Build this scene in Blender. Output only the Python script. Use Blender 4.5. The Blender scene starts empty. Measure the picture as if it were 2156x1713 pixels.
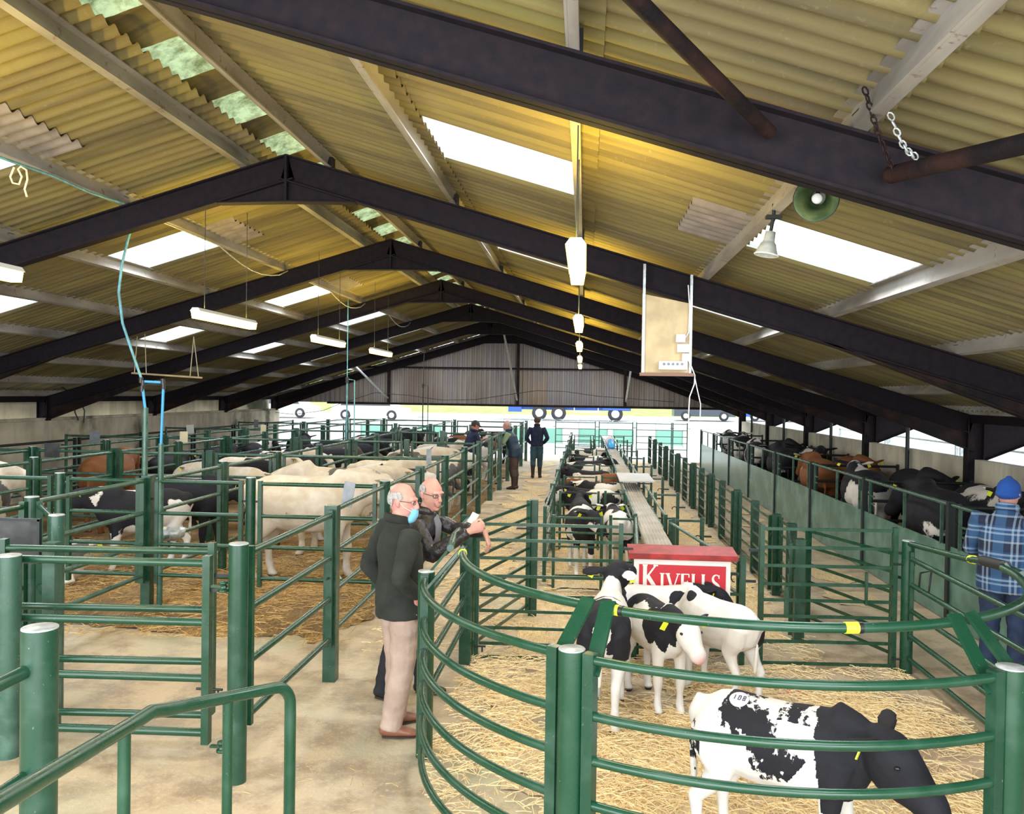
import bpy, bmesh, math, random
import numpy as np
from mathutils import Vector, Matrix, noise
random.seed(7)
PI = math.pi
S = bpy.context.scene
C = S.collection
# ------------------------------------------------------------------ camera, sky, added fill, exposure
EYE = 2.35
cam_data = bpy.data.cameras.new('camera')
cam = bpy.data.objects.new('camera', cam_data)
C.objects.link(cam)
cam_data.sensor_width = 36.0
cam_data.sensor_fit = 'HORIZONTAL'
cam_data.lens = 1800.0 / 2156.0 * 36.0
cam_data.clip_start = 0.05
cam_data.clip_end = 400
cam.matrix_world = (Matrix.Translation((0, 0, EYE)) @ Matrix.Rotation(0.0849, 4, 'Z')
                    @ Matrix.Rotation(PI / 2 - 0.0145, 4, 'X') @ Matrix.Rotation(0.0153, 4, 'Z'))
S.camera = cam
S.view_settings.view_transform = 'Standard'
S.view_settings.look = 'None'
S.view_settings.gamma = 1.0
S.view_settings.use_curve_mapping = False
S.view_settings.exposure = 1.62
W = bpy.data.worlds.new('overcast_sky')
S.world = W
W.use_nodes = True
bg = W.node_tree.nodes['Background']
bg.inputs['Color'].default_value = (0.88, 0.95, 1.0, 1)
bg.inputs['Strength'].default_value = 1.25

def area_light(name, loc, rot, sx, sy, power, col):
    d = bpy.data.lights.new(name, 'AREA')
    d.shape = 'RECTANGLE'
    d.size, d.size_y, d.energy, d.color = sx, sy, power, col
    o = bpy.data.objects.new(name, d)
    o.location, o.rotation_euler = loc, rot
    C.objects.link(o)
    return o
# added fill lamp behind the viewer; an open end there is assumed, unseen
area_light('added_rear_fill', (-3.0, -2.4, 2.3), (PI / 2 - 0.05, 0, 0), 16.0, 3.6, 420, (0.93, 0.97, 1.0))

# ------------------------------------------------------------------ the shed's own measures (metres)
BAY = 4.57
FRAME_Y = [BAY * (1.818 + n) for n in range(-2, 6)]        # portal frames along the shed
RIDGE_X, RIDGE_Z, PITCH = -2.98, 4.69, 0.297
EAVE = 8.6
WALL_L, WALL_R = RIDGE_X - EAVE, RIDGE_X + EAVE
def roof_z(x): return RIDGE_Z - PITCH * abs(x - RIDGE_X)

def ray(u, v):
    x, y = u - 1078.0, v - 856.5
    cr, sr = math.cos(0.0153), math.sin(0.0153)
    xx, yy = (x * cr + y * sr) / 1800, (-x * sr + y * cr) / 1800
    cp, sp = math.cos(-0.0145), math.sin(-0.0145)
    y1, z1 = cp + yy * sp, sp - yy * cp
    ca, sa = math.cos(0.0849), math.sin(0.0849)
    return Vector((xx * ca - y1 * sa, xx * sa + y1 * ca, z1))
def G(u, v, z=0.0):            # point of the survey photo on the level z
    d = ray(u, v); return Vector((0, 0, EYE)) + d * ((z - EYE) / d.z)
def at(u, v, Y):               # point of the survey photo at distance Y down the shed
    d = ray(u, v); return Vector((0, 0, EYE)) + d * (Y / d.y)

# ------------------------------------------------------------------ mesh helpers
class MB:
    def __init__(s): s.v = []; s.f = []; s.sm = []
    def ring(s, pts):
        i = len(s.v); s.v.extend([tuple(p) for p in pts]); return list(range(i, i + len(pts)))
    def face(s, idx, smooth=False): s.f.append(tuple(idx)); s.sm.append(smooth)
    def box(s, c, d, R=None):
        c = Vector(c); h = Vector(d) / 2
        p = [Vector((x * h.x, y * h.y, z * h.z)) for x in (-1, 1) for y in (-1, 1) for z in (-1, 1)]
        if R is not None: p = [R @ q for q in p]
        i = s.ring([c + q for q in p])
        for f in ((0, 1, 3, 2), (4, 6, 7, 5), (0, 4, 5, 1), (2, 3, 7, 6), (0, 2, 6, 4), (1, 5, 7, 3)):
            s.face([i[k] for k in f])
        return s
    def bar(s, a, b, w, h, up=(0, 0, 1)):       # rectangular bar from a to b
        a, b = Vector(a), Vector(b); t = (b - a)
        L = t.length; t = t.normalized(); u = Vector(up)
        x = t.cross(u)
        if x.length < 1e-4: x = t.cross(Vector((1, 0, 0)))
        x.normalize(); z = x.cross(t).normalized()
        R = Matrix((x, t, z)).transposed()
        return s.box((a + b) / 2, (w, L, h), R)
    def tube(s, pts, r, n=10, caps=True):
        pts = [Vector(p) for p in pts]
        rs = r if isinstance(r, (list, tuple)) else [r] * len(pts)
        prev = None; rings = []
        for k, p in enumerate(pts):
            t = (pts[min(k + 1, len(pts) - 1)] - pts[max(k - 1, 0)]).normalized()
            if prev is None:
                x = t.cross(Vector((0, 0, 1)))
                if x.length < 0.05: x = t.cross(Vector((0, 1, 0)))
            else: x = prev - t * prev.dot(t)
            x.normalize(); prev = x; y = t.cross(x)
            rings.append(s.ring([p + (x * math.cos(2 * PI * j / n) + y * math.sin(2 * PI * j / n)) * rs[k] for j in range(n)]))
        for a, b in zip(rings, rings[1:]):
            for j in range(n): s.face((a[j], a[(j + 1) % n], b[(j + 1) % n], b[j]), True)
        if caps:
            for rg, rev in ((rings[0], True), (rings[-1], False)):
                c = s.ring([s.v[i] for i in rg]); s.face(c[::-1] if rev else c)
        return s
    def lathe(s, c, prof, n=20, axis=(0, 0, 1)):
        ax = Vector(axis).normalized(); x = ax.orthogonal().normalized(); y = ax.cross(x); c = Vector(c)
        rings = [s.ring([c + ax * z + (x * math.cos(2 * PI * j / n) + y * math.sin(2 * PI * j / n)) * max(r, 1e-4) for j in range(n)]) for r, z in prof]
        for a, b in zip(rings, rings[1:]):
            for j in range(n): s.face((a[j], a[(j + 1) % n], b[(j + 1) % n], b[j]), True)
        return s
    def prism(s, poly, a, b):      # closed polygon of 3-d points, swept by the vector b - a
        d = Vector(b) - Vector(a); n = len(poly)
        i = s.ring(poly); j = s.ring([Vector(p) + d for p in poly])
        s.face(i[::-1]); s.face(j)
        for k in range(n): s.face((i[k], i[(k + 1) % n], j[(k + 1) % n], j[k]))
        return s
    def loft(s, st, n=14, up=(0, 0, 1), cap=.7):   # stations (centre, half width, half height); rounded ends
        st = [(Vector(c), w, h) for c, w, h in st]
        t0 = (st[1][0] - st[0][0]).normalized(); t1 = (st[-1][0] - st[-2][0]).normalized()
        c, w, h = st[0]; e = min(w, h) * cap
        st.insert(0, (c - t0 * e, w * .12, h * .12)); st.insert(1, (c - t0 * e * .75, w * .66, h * .66))
        c, w, h = st[-1]; e = min(w, h) * cap
        st.append((c + t1 * e * .75, w * .66, h * .66)); st.append((c + t1 * e, w * .12, h * .12))
        rings = []
        for k, (c, w, h) in enumerate(st):
            t = (st[min(k + 1, len(st) - 1)][0] - st[max(k - 1, 0)][0]).normalized()
            u = Vector(up); x = t.cross(u)
            if x.length < .08: x = t.cross(Vector((1, 0, 0.01)))
            x.normalize(); z = x.cross(t)
            rings.append(s.ring([c + x * math.cos(2 * PI * j / n) * w + z * math.sin(2 * PI * j / n) * h for j in range(n)]))
        for a, b in zip(rings, rings[1:]):
            for j in range(n): s.face((a[j], a[(j + 1) % n], b[(j + 1) % n], b[j]), True)
        s.face(rings[0][::-1], True); s.face(rings[-1], True)
        return s
    def mesh(s, name, off=(0, 0, 0)):
        me = bpy.data.meshes.new(name)
        o = Vector(off)
        me.from_pydata([(p[0] - o.x, p[1] - o.y, p[2] - o.z) for p in s.v], [], s.f)
        me.polygons.foreach_set('use_smooth', s.sm)
        me.update()
        return me

def origin(o):
    p = Vector((0, 0, 0))
    while o is not None: p += o.location; o = o.parent
    return p
def obj(name, mb, mat, parent=None, label=None, local=False):
    me = mb if isinstance(mb, bpy.types.Mesh) else mb.mesh(name, origin(parent) if parent and not local else (0, 0, 0))
    o = bpy.data.objects.new(name, me)
    C.objects.link(o)
    if mat is not None and not me.materials:
        for m in (mat if isinstance(mat, (list, tuple)) else [mat]): me.materials.append(m)
    if parent: o.parent = parent
    if label: o['label'] = label
    return o
def tag(o, label, cat, group=None):
    o['label'] = label; o['category'] = cat
    if group: o['group'] = group
    return o
def thing(name, label, cat, loc=(0, 0, 0), group=None, rz=0.0):
    o = bpy.data.objects.new(name, None)
    o.empty_display_size = 0.1
    C.objects.link(o)
    o.location = loc; o.rotation_euler = (0, 0, rz)
    return tag(o, label, cat, group)
def struct(name, mb, mat):
    o = obj(name, mb, mat); o['kind'] = 'structure'; return o
def copy_tree(o, parent=None):
    c = o.copy(); C.objects.link(c)
    if parent: c.parent = parent
    for ch in list(o.children): copy_tree(ch, c)
    return c
ORD = ['first', 'second', 'third', 'fourth', 'fifth', 'sixth', 'seventh', 'eighth', 'ninth', 'tenth', 'eleventh', 'twelfth', 'thirteenth', 'fourteenth']

# ------------------------------------------------------------------ materials
def mat(name, col, rough=0.6, metal=0.0, var=0.0, scale=8.0, col2=None, bump=0.0, bscale=40.0, spec=0.5, detail=4.0):
    m = bpy.data.materials.new(name); m.use_nodes = True
    nt = m.node_tree; b = nt.nodes['Principled BSDF']
    b.inputs['Base Color'].default_value = (*col, 1)
    b.inputs['Roughness'].default_value = rough
    b.inputs['Metallic'].default_value = metal
    b.inputs['Specular IOR Level'].default_value = spec
    if var > 0 or col2 or bump:
        tc = nt.nodes.new('ShaderNodeTexCoord')
    if var > 0 or col2:
        nz = nt.nodes.new('ShaderNodeTexNoise'); nz.inputs['Scale'].default_value = scale; nz.inputs['Detail'].default_value = detail
        nt.links.new(tc.outputs['Object'], nz.inputs['Vector'])
        cr = nt.nodes.new('ShaderNodeValToRGB')
        c2 = col2 or tuple(min(1, c * (1 + var)) for c in col)
        c1 = col if col2 else tuple(c * (1 - var) for c in col)
        cr.color_ramp.elements[0].position = 0.38; cr.color_ramp.elements[1].position = 0.66
        cr.color_ramp.elements[0].color = (*c1, 1); cr.color_ramp.elements[1].color = (*c2, 1)
        nt.links.new(nz.outputs['Fac'], cr.inputs['Fac'])
        nt.links.new(cr.outputs['Color'], b.inputs['Base Color'])
    if bump:
        n2 = nt.nodes.new('ShaderNodeTexNoise'); n2.inputs['Scale'].default_value = bscale; n2.inputs['Detail'].default_value = 5
        nt.links.new(tc.outputs['Object'], n2.inputs['Vector'])
        bp = nt.nodes.new('ShaderNodeBump'); bp.inputs['Strength'].default_value = bump; bp.inputs['Distance'].default_value = 0.02
        nt.links.new(n2.outputs['Fac'], bp.inputs['Height']); nt.links.new(bp.outputs['Normal'], b.inputs['Normal'])
    return m
def nd(m, t, **kw):
    n = m.node_tree.nodes.new(t)
    for k, v in kw.items():
        if k in n.inputs: n.inputs[k].default_value = v
        else: setattr(n, k, v)
    return n
def lk(m, a, b): m.node_tree.links.new(a, b)
def ramp(m, fac, *stops):
    r = nd(m, 'ShaderNodeValToRGB'); e = r.color_ramp.elements
    while len(e) < len(stops): e.new(0.5)
    for k, (p, c) in enumerate(stops): e[k].position = p; e[k].color = (*c, 1)
    lk(m, fac, r.inputs['Fac']); return r.outputs['Color']
def mixc(m, fac, a, b):
    n = nd(m, 'ShaderNodeMix', data_type='RGBA')
    for s, x in ((n.inputs[0], fac), (n.inputs[6], a), (n.inputs[7], b)):
        if hasattr(x, 'is_linked'): lk(m, x, s)
        elif isinstance(x, (int, float)): s.default_value = x
        else: s.default_value = (*x, 1)
    return n.outputs[2]
def noise_tex(m, vec, scale, detail=5.0, rough=0.55):
    n = nd(m, 'ShaderNodeTexNoise'); n.inputs['Scale'].default_value = scale; n.inputs['Detail'].default_value = detail
    n.inputs['Roughness'].default_value = rough
    lk(m, vec, n.inputs['Vector']); return n.outputs['Fac']
def mapped(m, vec, scale=(1, 1, 1), loc=(0, 0, 0), rot=(0, 0, 0)):
    n = nd(m, 'ShaderNodeMapping'); n.inputs['Scale'].default_value = scale; n.inputs['Location'].default_value = loc
    n.inputs['Rotation'].default_value = rot
    lk(m, vec, n.inputs['Vector']); return n.outputs['Vector']
def coords(m): return nd(m, 'ShaderNodeTexCoord').outputs['Object']
def bsdf(m): return m.node_tree.nodes['Principled BSDF']

M = {}
# green paint, chipped and dusty in places
def paint(name, col, dust, dirt):
    m = mat(name, col, 0.32, 0.0); v = nd(m, 'ShaderNodeNewGeometry').outputs['Position']
    a = noise_tex(m, v, 7.0, 6); b = noise_tex(m, v, 55.0, 3)
    c = mixc(m, ramp(m, a, (0.5, (0, 0, 0)), (0.75, (dust,) * 3)), col, tuple(min(1, x * 1.5 + 0.035) for x in col))
    c = mixc(m, ramp(m, b, (0.70, (0, 0, 0)), (0.76, (dirt,) * 3)), c, (0.32, 0.33, 0.28))
    lk(m, c, bsdf(m).inputs['Base Color'])
    lk(m, ramp(m, a, (0.3, (0.19,) * 3), (0.7, (0.40,) * 3)), bsdf(m).inputs['Roughness'])
    return m
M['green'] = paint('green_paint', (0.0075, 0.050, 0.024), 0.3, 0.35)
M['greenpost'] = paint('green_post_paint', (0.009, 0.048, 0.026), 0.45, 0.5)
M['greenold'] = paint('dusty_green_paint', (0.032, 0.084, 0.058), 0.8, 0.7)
M['galv'] = mat('galvanised_steel', (0.42, 0.45, 0.46), 0.45, 0.6, 0.25, 20)
M['cap'] = mat('bare_cap_steel', (0.40, 0.42, 0.42), 0.5, 0.3, 0.2, 20)
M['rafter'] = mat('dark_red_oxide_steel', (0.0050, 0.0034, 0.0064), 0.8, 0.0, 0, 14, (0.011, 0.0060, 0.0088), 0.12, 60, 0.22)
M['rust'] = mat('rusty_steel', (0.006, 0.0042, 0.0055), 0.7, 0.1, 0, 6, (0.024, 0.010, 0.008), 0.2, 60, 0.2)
M['black'] = mat('black_rubber', (0.012, 0.012, 0.014), 0.6)
M['chalk'] = mat('chalkboard_black', (0.020, 0.022, 0.024), 0.75, 0, 0, 6, (0.06, 0.062, 0.065))
M['slate'] = mat('grey_card', (0.22, 0.24, 0.27), 0.6, 0, 0.15, 12)
M['white'] = mat('white_plastic', (0.72, 0.72, 0.70), 0.45)
M['yellow'] = mat('yellow_tag_plastic', (0.72, 0.78, 0.03), 0.5)
M['red'] = mat('red_sign_paint', (0.55, 0.010, 0.022), 0.45)
M['redwood'] = mat('red_painted_board', (0.30, 0.020, 0.018), 0.55, 0, 0.3, 9)
M['ivory'] = mat('white_sign_paint', (0.80, 0.78, 0.72), 0.5)
M['ply'] = mat('plywood', (0.46, 0.35, 0.19), 0.65, 0, 0.16, 5)
M['hose'] = mat('blue_water_pipe', (0.035, 0.28, 0.55), 0.4)
M['hosepale'] = mat('weathered_blue_pipe', (0.10, 0.30, 0.36), 0.5, 0, 0.25, 14)
M['twine'] = mat('baler_twine', (0.62, 0.55, 0.35), 0.8)
M['horn'] = mat('grey_horn_speaker', (0.40, 0.42, 0.38), 0.5, 0, 0.2, 14)
M['hornin'] = mat('mossy_horn_inside', (0.022, 0.055, 0.012), 0.7, 0, 0, 9, (0.13, 0.17, 0.06))
M['sheet'] = mat('green_sheet_panel', (0.065, 0.165, 0.130), 0.22, 0.15, 0, 3, (0.13, 0.26, 0.225))
M['turq'] = mat('turquoise_sheet', (0.22, 0.48, 0.38), 0.5)
M['darksteel'] = mat('dark_pen_steel', (0.016, 0.022, 0.022), 0.5, 0.3)
M['blackjack'] = mat('black_pipe_fitting', (0.01, 0.01, 0.012), 0.4)

def concrete_floor():
    m = mat('concrete_floor', (0.40, 0.33, 0.25), 0.75); v = nd(m, 'ShaderNodeNewGeometry').outputs['Position']
    a = noise_tex(m, v, 0.55, 6); b = noise_tex(m, v, 3.2, 8, 0.65); d = noise_tex(m, v, 26, 5, 0.7)
    c = ramp(m, a, (0.35, (0.44, 0.35, 0.225)), (0.52, (0.52, 0.42, 0.285)), (0.68, (0.53, 0.385, 0.24)))
    c = mixc(m, ramp(m, b, (0.40, (0.75,) * 3), (0.56, (0, 0, 0))), c, (0.28, 0.205, 0.13))
    c = mixc(m, ramp(m, d, (0.54, (0, 0, 0)), (0.72, (0.7,) * 3)), c, (0.62, 0.54, 0.43))
    g = noise_tex(m, mapped(m, v, (1, 1, 1), (11, 3, 0)), 0.9, 5)
    c = mixc(m, ramp(m, g, (0.52, (0, 0, 0)), (0.70, (0.5,) * 3)), c, (0.36, 0.40, 0.27))
    w = nd(m, 'ShaderNodeTexVoronoi', feature='DISTANCE_TO_EDGE'); w.inputs['Scale'].default_value = 0.42
    dv = nd(m, 'ShaderNodeVectorMath', operation='ADD'); nn = nd(m, 'ShaderNodeTexNoise'); nn.inputs['Scale'].default_value = 2.0
    lk(m, v, nn.inputs['Vector']); lk(m, v, dv.inputs[0]); lk(m, nn.outputs['Color'], dv.inputs[1]); lk(m, dv.outputs[0], w.inputs['Vector'])
    c = mixc(m, ramp(m, w.outputs['Distance'], (0.0, (0.22,) * 3), (0.004, (0, 0, 0))), c, (0.20, 0.16, 0.11))
    lk(m, c, bsdf(m).inputs['Base Color'])
    lk(m, ramp(m, b, (0.3, (0.45,) * 3), (0.6, (0.8,) * 3)), bsdf(m).inputs['Roughness'])
    bp = nd(m, 'ShaderNodeBump'); bp.inputs['Strength'].default_value = 0.25; bp.inputs['Distance'].default_value = 0.02
    lk(m, d, bp.inputs['Height']); lk(m, bp.outputs['Normal'], bsdf(m).inputs['Normal'])
    return m
M['floor'] = concrete_floor()
def straw_mat(name, cols):
    m = mat(name, cols[1], 0.8); v = nd(m, 'ShaderNodeNewGeometry').outputs['Position']
    f = None
    for k, ang in enumerate((0.3, 1.4, 2.5)):
        q = mapped(m, v, (70, 9, 40), (k * 3.1, k, 0), (0, 0, ang))
        n = noise_tex(m, q, 1.0, 3, 0.6)
        if f is None: f = n
        else:
            mx = nd(m, 'ShaderNodeMath', operation='MAXIMUM'); lk(m, f, mx.inputs[0]); lk(m, n, mx.inputs[1]); f = mx.outputs[0]
    c = ramp(m, f, (0.42, cols[0]), (0.56, cols[1]), (0.70, cols[2]))
    b = noise_tex(m, v, 1.6, 6)
    c = mixc(m, ramp(m, b, (0.40, (0.75,) * 3), (0.62, (0, 0, 0))), c, cols[3])
    lk(m, c, bsdf(m).inputs['Base Color'])
    bp = nd(m, 'ShaderNodeBump'); bp.inputs['Strength'].default_value = 0.8; bp.inputs['Distance'].default_value = 0.03
    lk(m, f, bp.inputs['Height']); lk(m, bp.outputs['Normal'], bsdf(m).inputs['Normal'])
    return m
M['straw'] = straw_mat('golden_straw', ((0.46, 0.30, 0.13), (0.72, 0.52, 0.25), (0.90, 0.73, 0.42), (0.56, 0.45, 0.30)))
M['muck'] = straw_mat('trodden_brown_straw', ((0.10, 0.055, 0.018), (0.32, 0.185, 0.055), (0.60, 0.39, 0.13), (0.13, 0.075, 0.03)))
M['goldstalk'] = mat('golden_stalk', (0.36, 0.21, 0.06), 0.65, 0, 0, 20, (0.62, 0.42, 0.16))
M['stalk'] = mat('straw_stalk', (0.70, 0.51, 0.24), 0.6, 0, 0, 30, (0.90, 0.74, 0.44))
def roof_mat():
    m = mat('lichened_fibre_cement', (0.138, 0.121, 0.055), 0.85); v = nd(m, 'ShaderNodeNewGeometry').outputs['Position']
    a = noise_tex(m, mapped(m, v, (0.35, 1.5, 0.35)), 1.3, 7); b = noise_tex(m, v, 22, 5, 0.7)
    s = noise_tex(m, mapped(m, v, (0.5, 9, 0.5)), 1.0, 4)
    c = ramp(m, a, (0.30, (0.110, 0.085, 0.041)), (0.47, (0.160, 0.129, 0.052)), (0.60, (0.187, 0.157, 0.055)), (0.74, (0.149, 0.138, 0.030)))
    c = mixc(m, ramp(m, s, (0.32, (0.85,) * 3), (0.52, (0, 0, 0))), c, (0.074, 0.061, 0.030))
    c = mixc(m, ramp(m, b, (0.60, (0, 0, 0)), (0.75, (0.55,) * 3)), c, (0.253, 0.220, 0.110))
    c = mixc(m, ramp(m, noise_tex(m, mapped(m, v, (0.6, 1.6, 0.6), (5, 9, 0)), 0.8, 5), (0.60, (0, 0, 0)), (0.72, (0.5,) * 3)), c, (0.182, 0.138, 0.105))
    lk(m, c, bsdf(m).inputs['Base Color'])
    bp = nd(m, 'ShaderNodeBump'); bp.inputs['Strength'].default_value = 0.35; bp.inputs['Distance'].default_value = 0.01
    lk(m, b, bp.inputs['Height']); lk(m, bp.outputs['Normal'], bsdf(m).inputs['Normal'])
    return m
M['roof'] = roof_mat()
M['newsheet'] = mat('grey_patch_sheet', (0.20, 0.175, 0.165), 0.7, 0, 0.2, 6)
def pane_mat():
    m = bpy.data.materials.new('rooflight_sheet'); m.use_nodes = True; nt = m.node_tree
    for n in list(nt.nodes): nt.nodes.remove(n)
    o = nd(m, 'ShaderNodeOutputMaterial'); t = nd(m, 'ShaderNodeBsdfTransparent'); d = nd(m, 'ShaderNodeBsdfTranslucent')
    t.inputs[0].default_value = (0.97, 0.98, 1, 1); d.inputs[0].default_value = (0.9, 0.92, 0.92, 1)
    x = nd(m, 'ShaderNodeMixShader'); x.inputs[0].default_value = 0.3
    lk(m, t.outputs[0], x.inputs[1]); lk(m, d.outputs[0], x.inputs[2]); lk(m, x.outputs[0], o.inputs[0]); return m
M['pane'] = pane_mat()
def ridge_pane():
    m = bpy.data.materials.new('mossy_translucent_ridge'); m.use_nodes = True; nt = m.node_tree
    for n in list(nt.nodes): nt.nodes.remove(n)
    o = nd(m, 'ShaderNodeOutputMaterial'); t = nd(m, 'ShaderNodeBsdfDiffuse'); d = nd(m, 'ShaderNodeBsdfTranslucent')
    f = noise_tex(m, nd(m, 'ShaderNodeNewGeometry').outputs['Position'], 7, 6, 0.7)
    c = ramp(m, f, (0.35, (0.10, 0.12, 0.05)), (0.6, (0.34, 0.42, 0.24)))
    lk(m, c, t.inputs[0]); lk(m, c, d.inputs[0])
    x = nd(m, 'ShaderNodeMixShader'); x.inputs[0].default_value = 0.5
    lk(m, t.outputs[0], x.inputs[1]); lk(m, d.outputs[0], x.inputs[2]); lk(m, x.outputs[0], o.inputs[0]); return m
M['ridgepane'] = ridge_pane()
def purlin_mat():
    m = mat('flaking_purlin', (0.36, 0.34, 0.31), 0.7, 0.1); v = nd(m, 'ShaderNodeNewGeometry').outputs['Position']
    a = noise_tex(m, v, 9, 7, 0.7); b = noise_tex(m, mapped(m, v, (3, 0.8, 3)), 1, 6)
    c = ramp(m, b, (0.35, (0.16, 0.145, 0.125)), (0.6, (0.33, 0.31, 0.28)))
    c = mixc(m, ramp(m, a, (0.60, (0, 0, 0)), (0.66, (0.8,) * 3)), c, (0.13, 0.07, 0.045))
    lk(m, c, bsdf(m).inputs['Base Color']); return m
M['purlin'] = purlin_mat()
def gable_mat():
    m = mat('weathered_box_cladding', (0.3, 0.27, 0.24), 0.75); v = nd(m, 'ShaderNodeNewGeometry').outputs['Position']
    a = noise_tex(m, mapped(m, v, (0.55, 0.3, 0.12)), 1.0, 5); b = noise_tex(m, mapped(m, v, (6, 1, 0.5)), 1.0, 5)
    c = ramp(m, a, (0.36, (0.17, 0.135, 0.11)), (0.48, (0.27, 0.235, 0.215)), (0.56, (0.22, 0.205, 0.215)), (0.64, (0.27, 0.19, 0.10)))
    c = mixc(m, ramp(m, b, (0.35, (0.5,) * 3), (0.55, (0, 0, 0))), c, (0.17, 0.14, 0.11))
    lk(m, c, bsdf(m).inputs['Base Color']); return m
M['gable'] = gable_mat()
def wall_mat(name, base, moss):
    m = mat(name, base, 0.85); v = nd(m, 'ShaderNodeNewGeometry').outputs['Position']
    a = noise_tex(m, v, 1.3, 6); b = noise_tex(m, mapped(m, v, (3, 3, 0.5)), 1.0, 6); e = noise_tex(m, mapped(m, v, (1, 1, 1), (4, 4, 4)), 0.55, 6)
    c = ramp(m, a, (0.35, tuple(x * 0.62 for x in base)), (0.6, base))
    c = mixc(m, ramp(m, b, (0.38, (0.45,) * 3), (0.52, (0, 0, 0))), c, tuple(x * 0.45 for x in base))
    c = mixc(m, ramp(m, e, (0.54, (0, 0, 0)), (0.62, (moss,) * 3)), c, (0.035, 0.045, 0.018))
    lk(m, c, bsdf(m).inputs['Base Color']); return m
M['wall'] = wall_mat('stained_concrete_wall', (0.54, 0.49, 0.38), 0.85)
M['wallr'] = wall_mat('pale_concrete_wall', (0.62, 0.58, 0.47), 0.15)
M['grass'] = mat('grass_bank', (0.20, 0.30, 0.05), 0.9, 0, 0, 1.5, (0.34, 0.44, 0.12))
M['yard'] = mat('yard_concrete', (0.46, 0.45, 0.42), 0.8, 0, 0.12, 1.5)
M['blue'] = mat('lorry_blue', (0.03, 0.10, 0.42), 0.4)
M['navyroof'] = mat('dark_grey_paint', (0.05, 0.06, 0.08), 0.4)
M['vanwhite'] = mat('vehicle_white', (0.75, 0.76, 0.77), 0.35)
M['tyre'] = mat('tyre_rubber', (0.03, 0.03, 0.035), 0.8)
M['glass'] = mat('dark_window_glass', (0.03, 0.04, 0.05), 0.1)
def emit(name, col, st):
    m = bpy.data.materials.new(name); m.use_nodes = True; b = bsdf(m)
    b.inputs['Base Color'].default_value = (*col, 1)
    b.inputs['Emission Color'].default_value = (*col, 1); b.inputs['Emission Strength'].default_value = st
    return m
M['lampglow'] = emit('lit_lamp_diffuser', (1.0, 0.66, 0.13), 2.6)
# ================================================================== THE SHED
OFF_R = [0.40, 1.65, 2.88, 4.08, 5.25, 6.40, 7.55, 8.50]      # purlins, metres out from the ridge
ROOF_UP = 0.16                                                 # sheets lie on purlins on the rafters
SHEET_Y0, SHEET_Y1, CORR = -1.20, 31.35, 0.15
SKY = {}                                                       # rooflights: bay -> start y for each side
for n, (yl, yr) in {-2: (1.40, 1.45), -1: (5.95, 5.95), 0: (10.0, 10.4), 1: (15.12, 15.1), 2: (19.6, 19.7), 3: (24.2, 24.3), 4: (28.6, 28.7)}.items():
    SKY[n] = (yl, yr)
def rp(sg, off, y, h=0.0): return Vector((RIDGE_X + sg * off, y, RIDGE_Z + ROOF_UP - PITCH * off + h))
def snap(y): return SHEET_Y0 + round((y - SHEET_Y0) / CORR) * CORR
def corr_strip(mb, sg, o0, o1, y0, y1, lift, skip=()):
    n = int(round((y1 - y0) / CORR)); k = 6; prev = None
    for i in range(n * k + 1):
        y = y0 + i * CORR / k; h = 0.024 * math.cos(2 * PI * i / k)
        cur = (mb.ring([rp(sg, o0, y, h + 0.0), rp(sg, o1, y, h - lift)]))
        if prev and not any(a - 1e-4 <= y - CORR / k / 2 <= b for a, b in skip):
            mb.face((prev[0], cur[0], cur[1], prev[1]), True)
        prev = cur
flm = MB()
flm.box((-3, 14.8, -0.1), (17.6, 33.6, 0.2))
struct('floor', flm, M['floor'])
wn = 0
for sg, side in ((-1, 'left'), (1, 'right')):
    mb = MB()
    edges = [0.22, 1.68, 2.92, 4.12, 5.28, 6.43, 7.58, 8.85]
    for c, (a, b) in enumerate(zip(edges, edges[1:])):
        skip = []
        if c in (1, 3):
            for n, ys in SKY.items():
                y0 = snap(ys[0] if sg < 0 else ys[1]); skip.append((y0, y0 + 7 * CORR))
                wn += 1
                p = MB(); corr_strip(p, sg, a - 0.03, b + 0.10, y0, y0 + 7 * CORR, 0.0)
                struct('window_%d' % wn, p, M['pane'])
                mid = rp(sg, (a + b) / 2, y0 + 3.5 * CORR, -0.10)
                area_light('rooflight_daylight', mid, (0, sg * math.atan(PITCH), 0), 1.0, 0.95, 16.0, (0.94, 0.97, 1.0))
        corr_strip(mb, sg, a, b + 0.12, SHEET_Y0, SHEET_Y1, 0.022, skip)
    struct('ceiling_' + side, mb, M['roof'])
# grey patch sheets let into the roof
for sg, o0, o1, y0, nm in ((-1, 1.32, 1.78, 5.95, 'beside the left front rooflight'), (-1, 1.30, 1.78, 10.0, 'beside the second left rooflight'), (1, 3.70, 4.12, 5.95, 'beside the right front rooflight'), (-1, 1.30, 1.78, 15.1, 'beside the third left rooflight')):
    p = MB(); y0 = snap(y0); corr_strip(p, sg, o0, o1, y0, y0 + 7 * CORR, 0.0)
    for i, q in enumerate(p.v): p.v[i] = (q[0], q[1], q[2] - 0.035)
    o = obj('patch_sheet', p, M['newsheet'])
    tag(o, 'grey corrugated patch sheet on the roof ' + nm, 'roof sheet', 'patch sheets')
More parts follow.
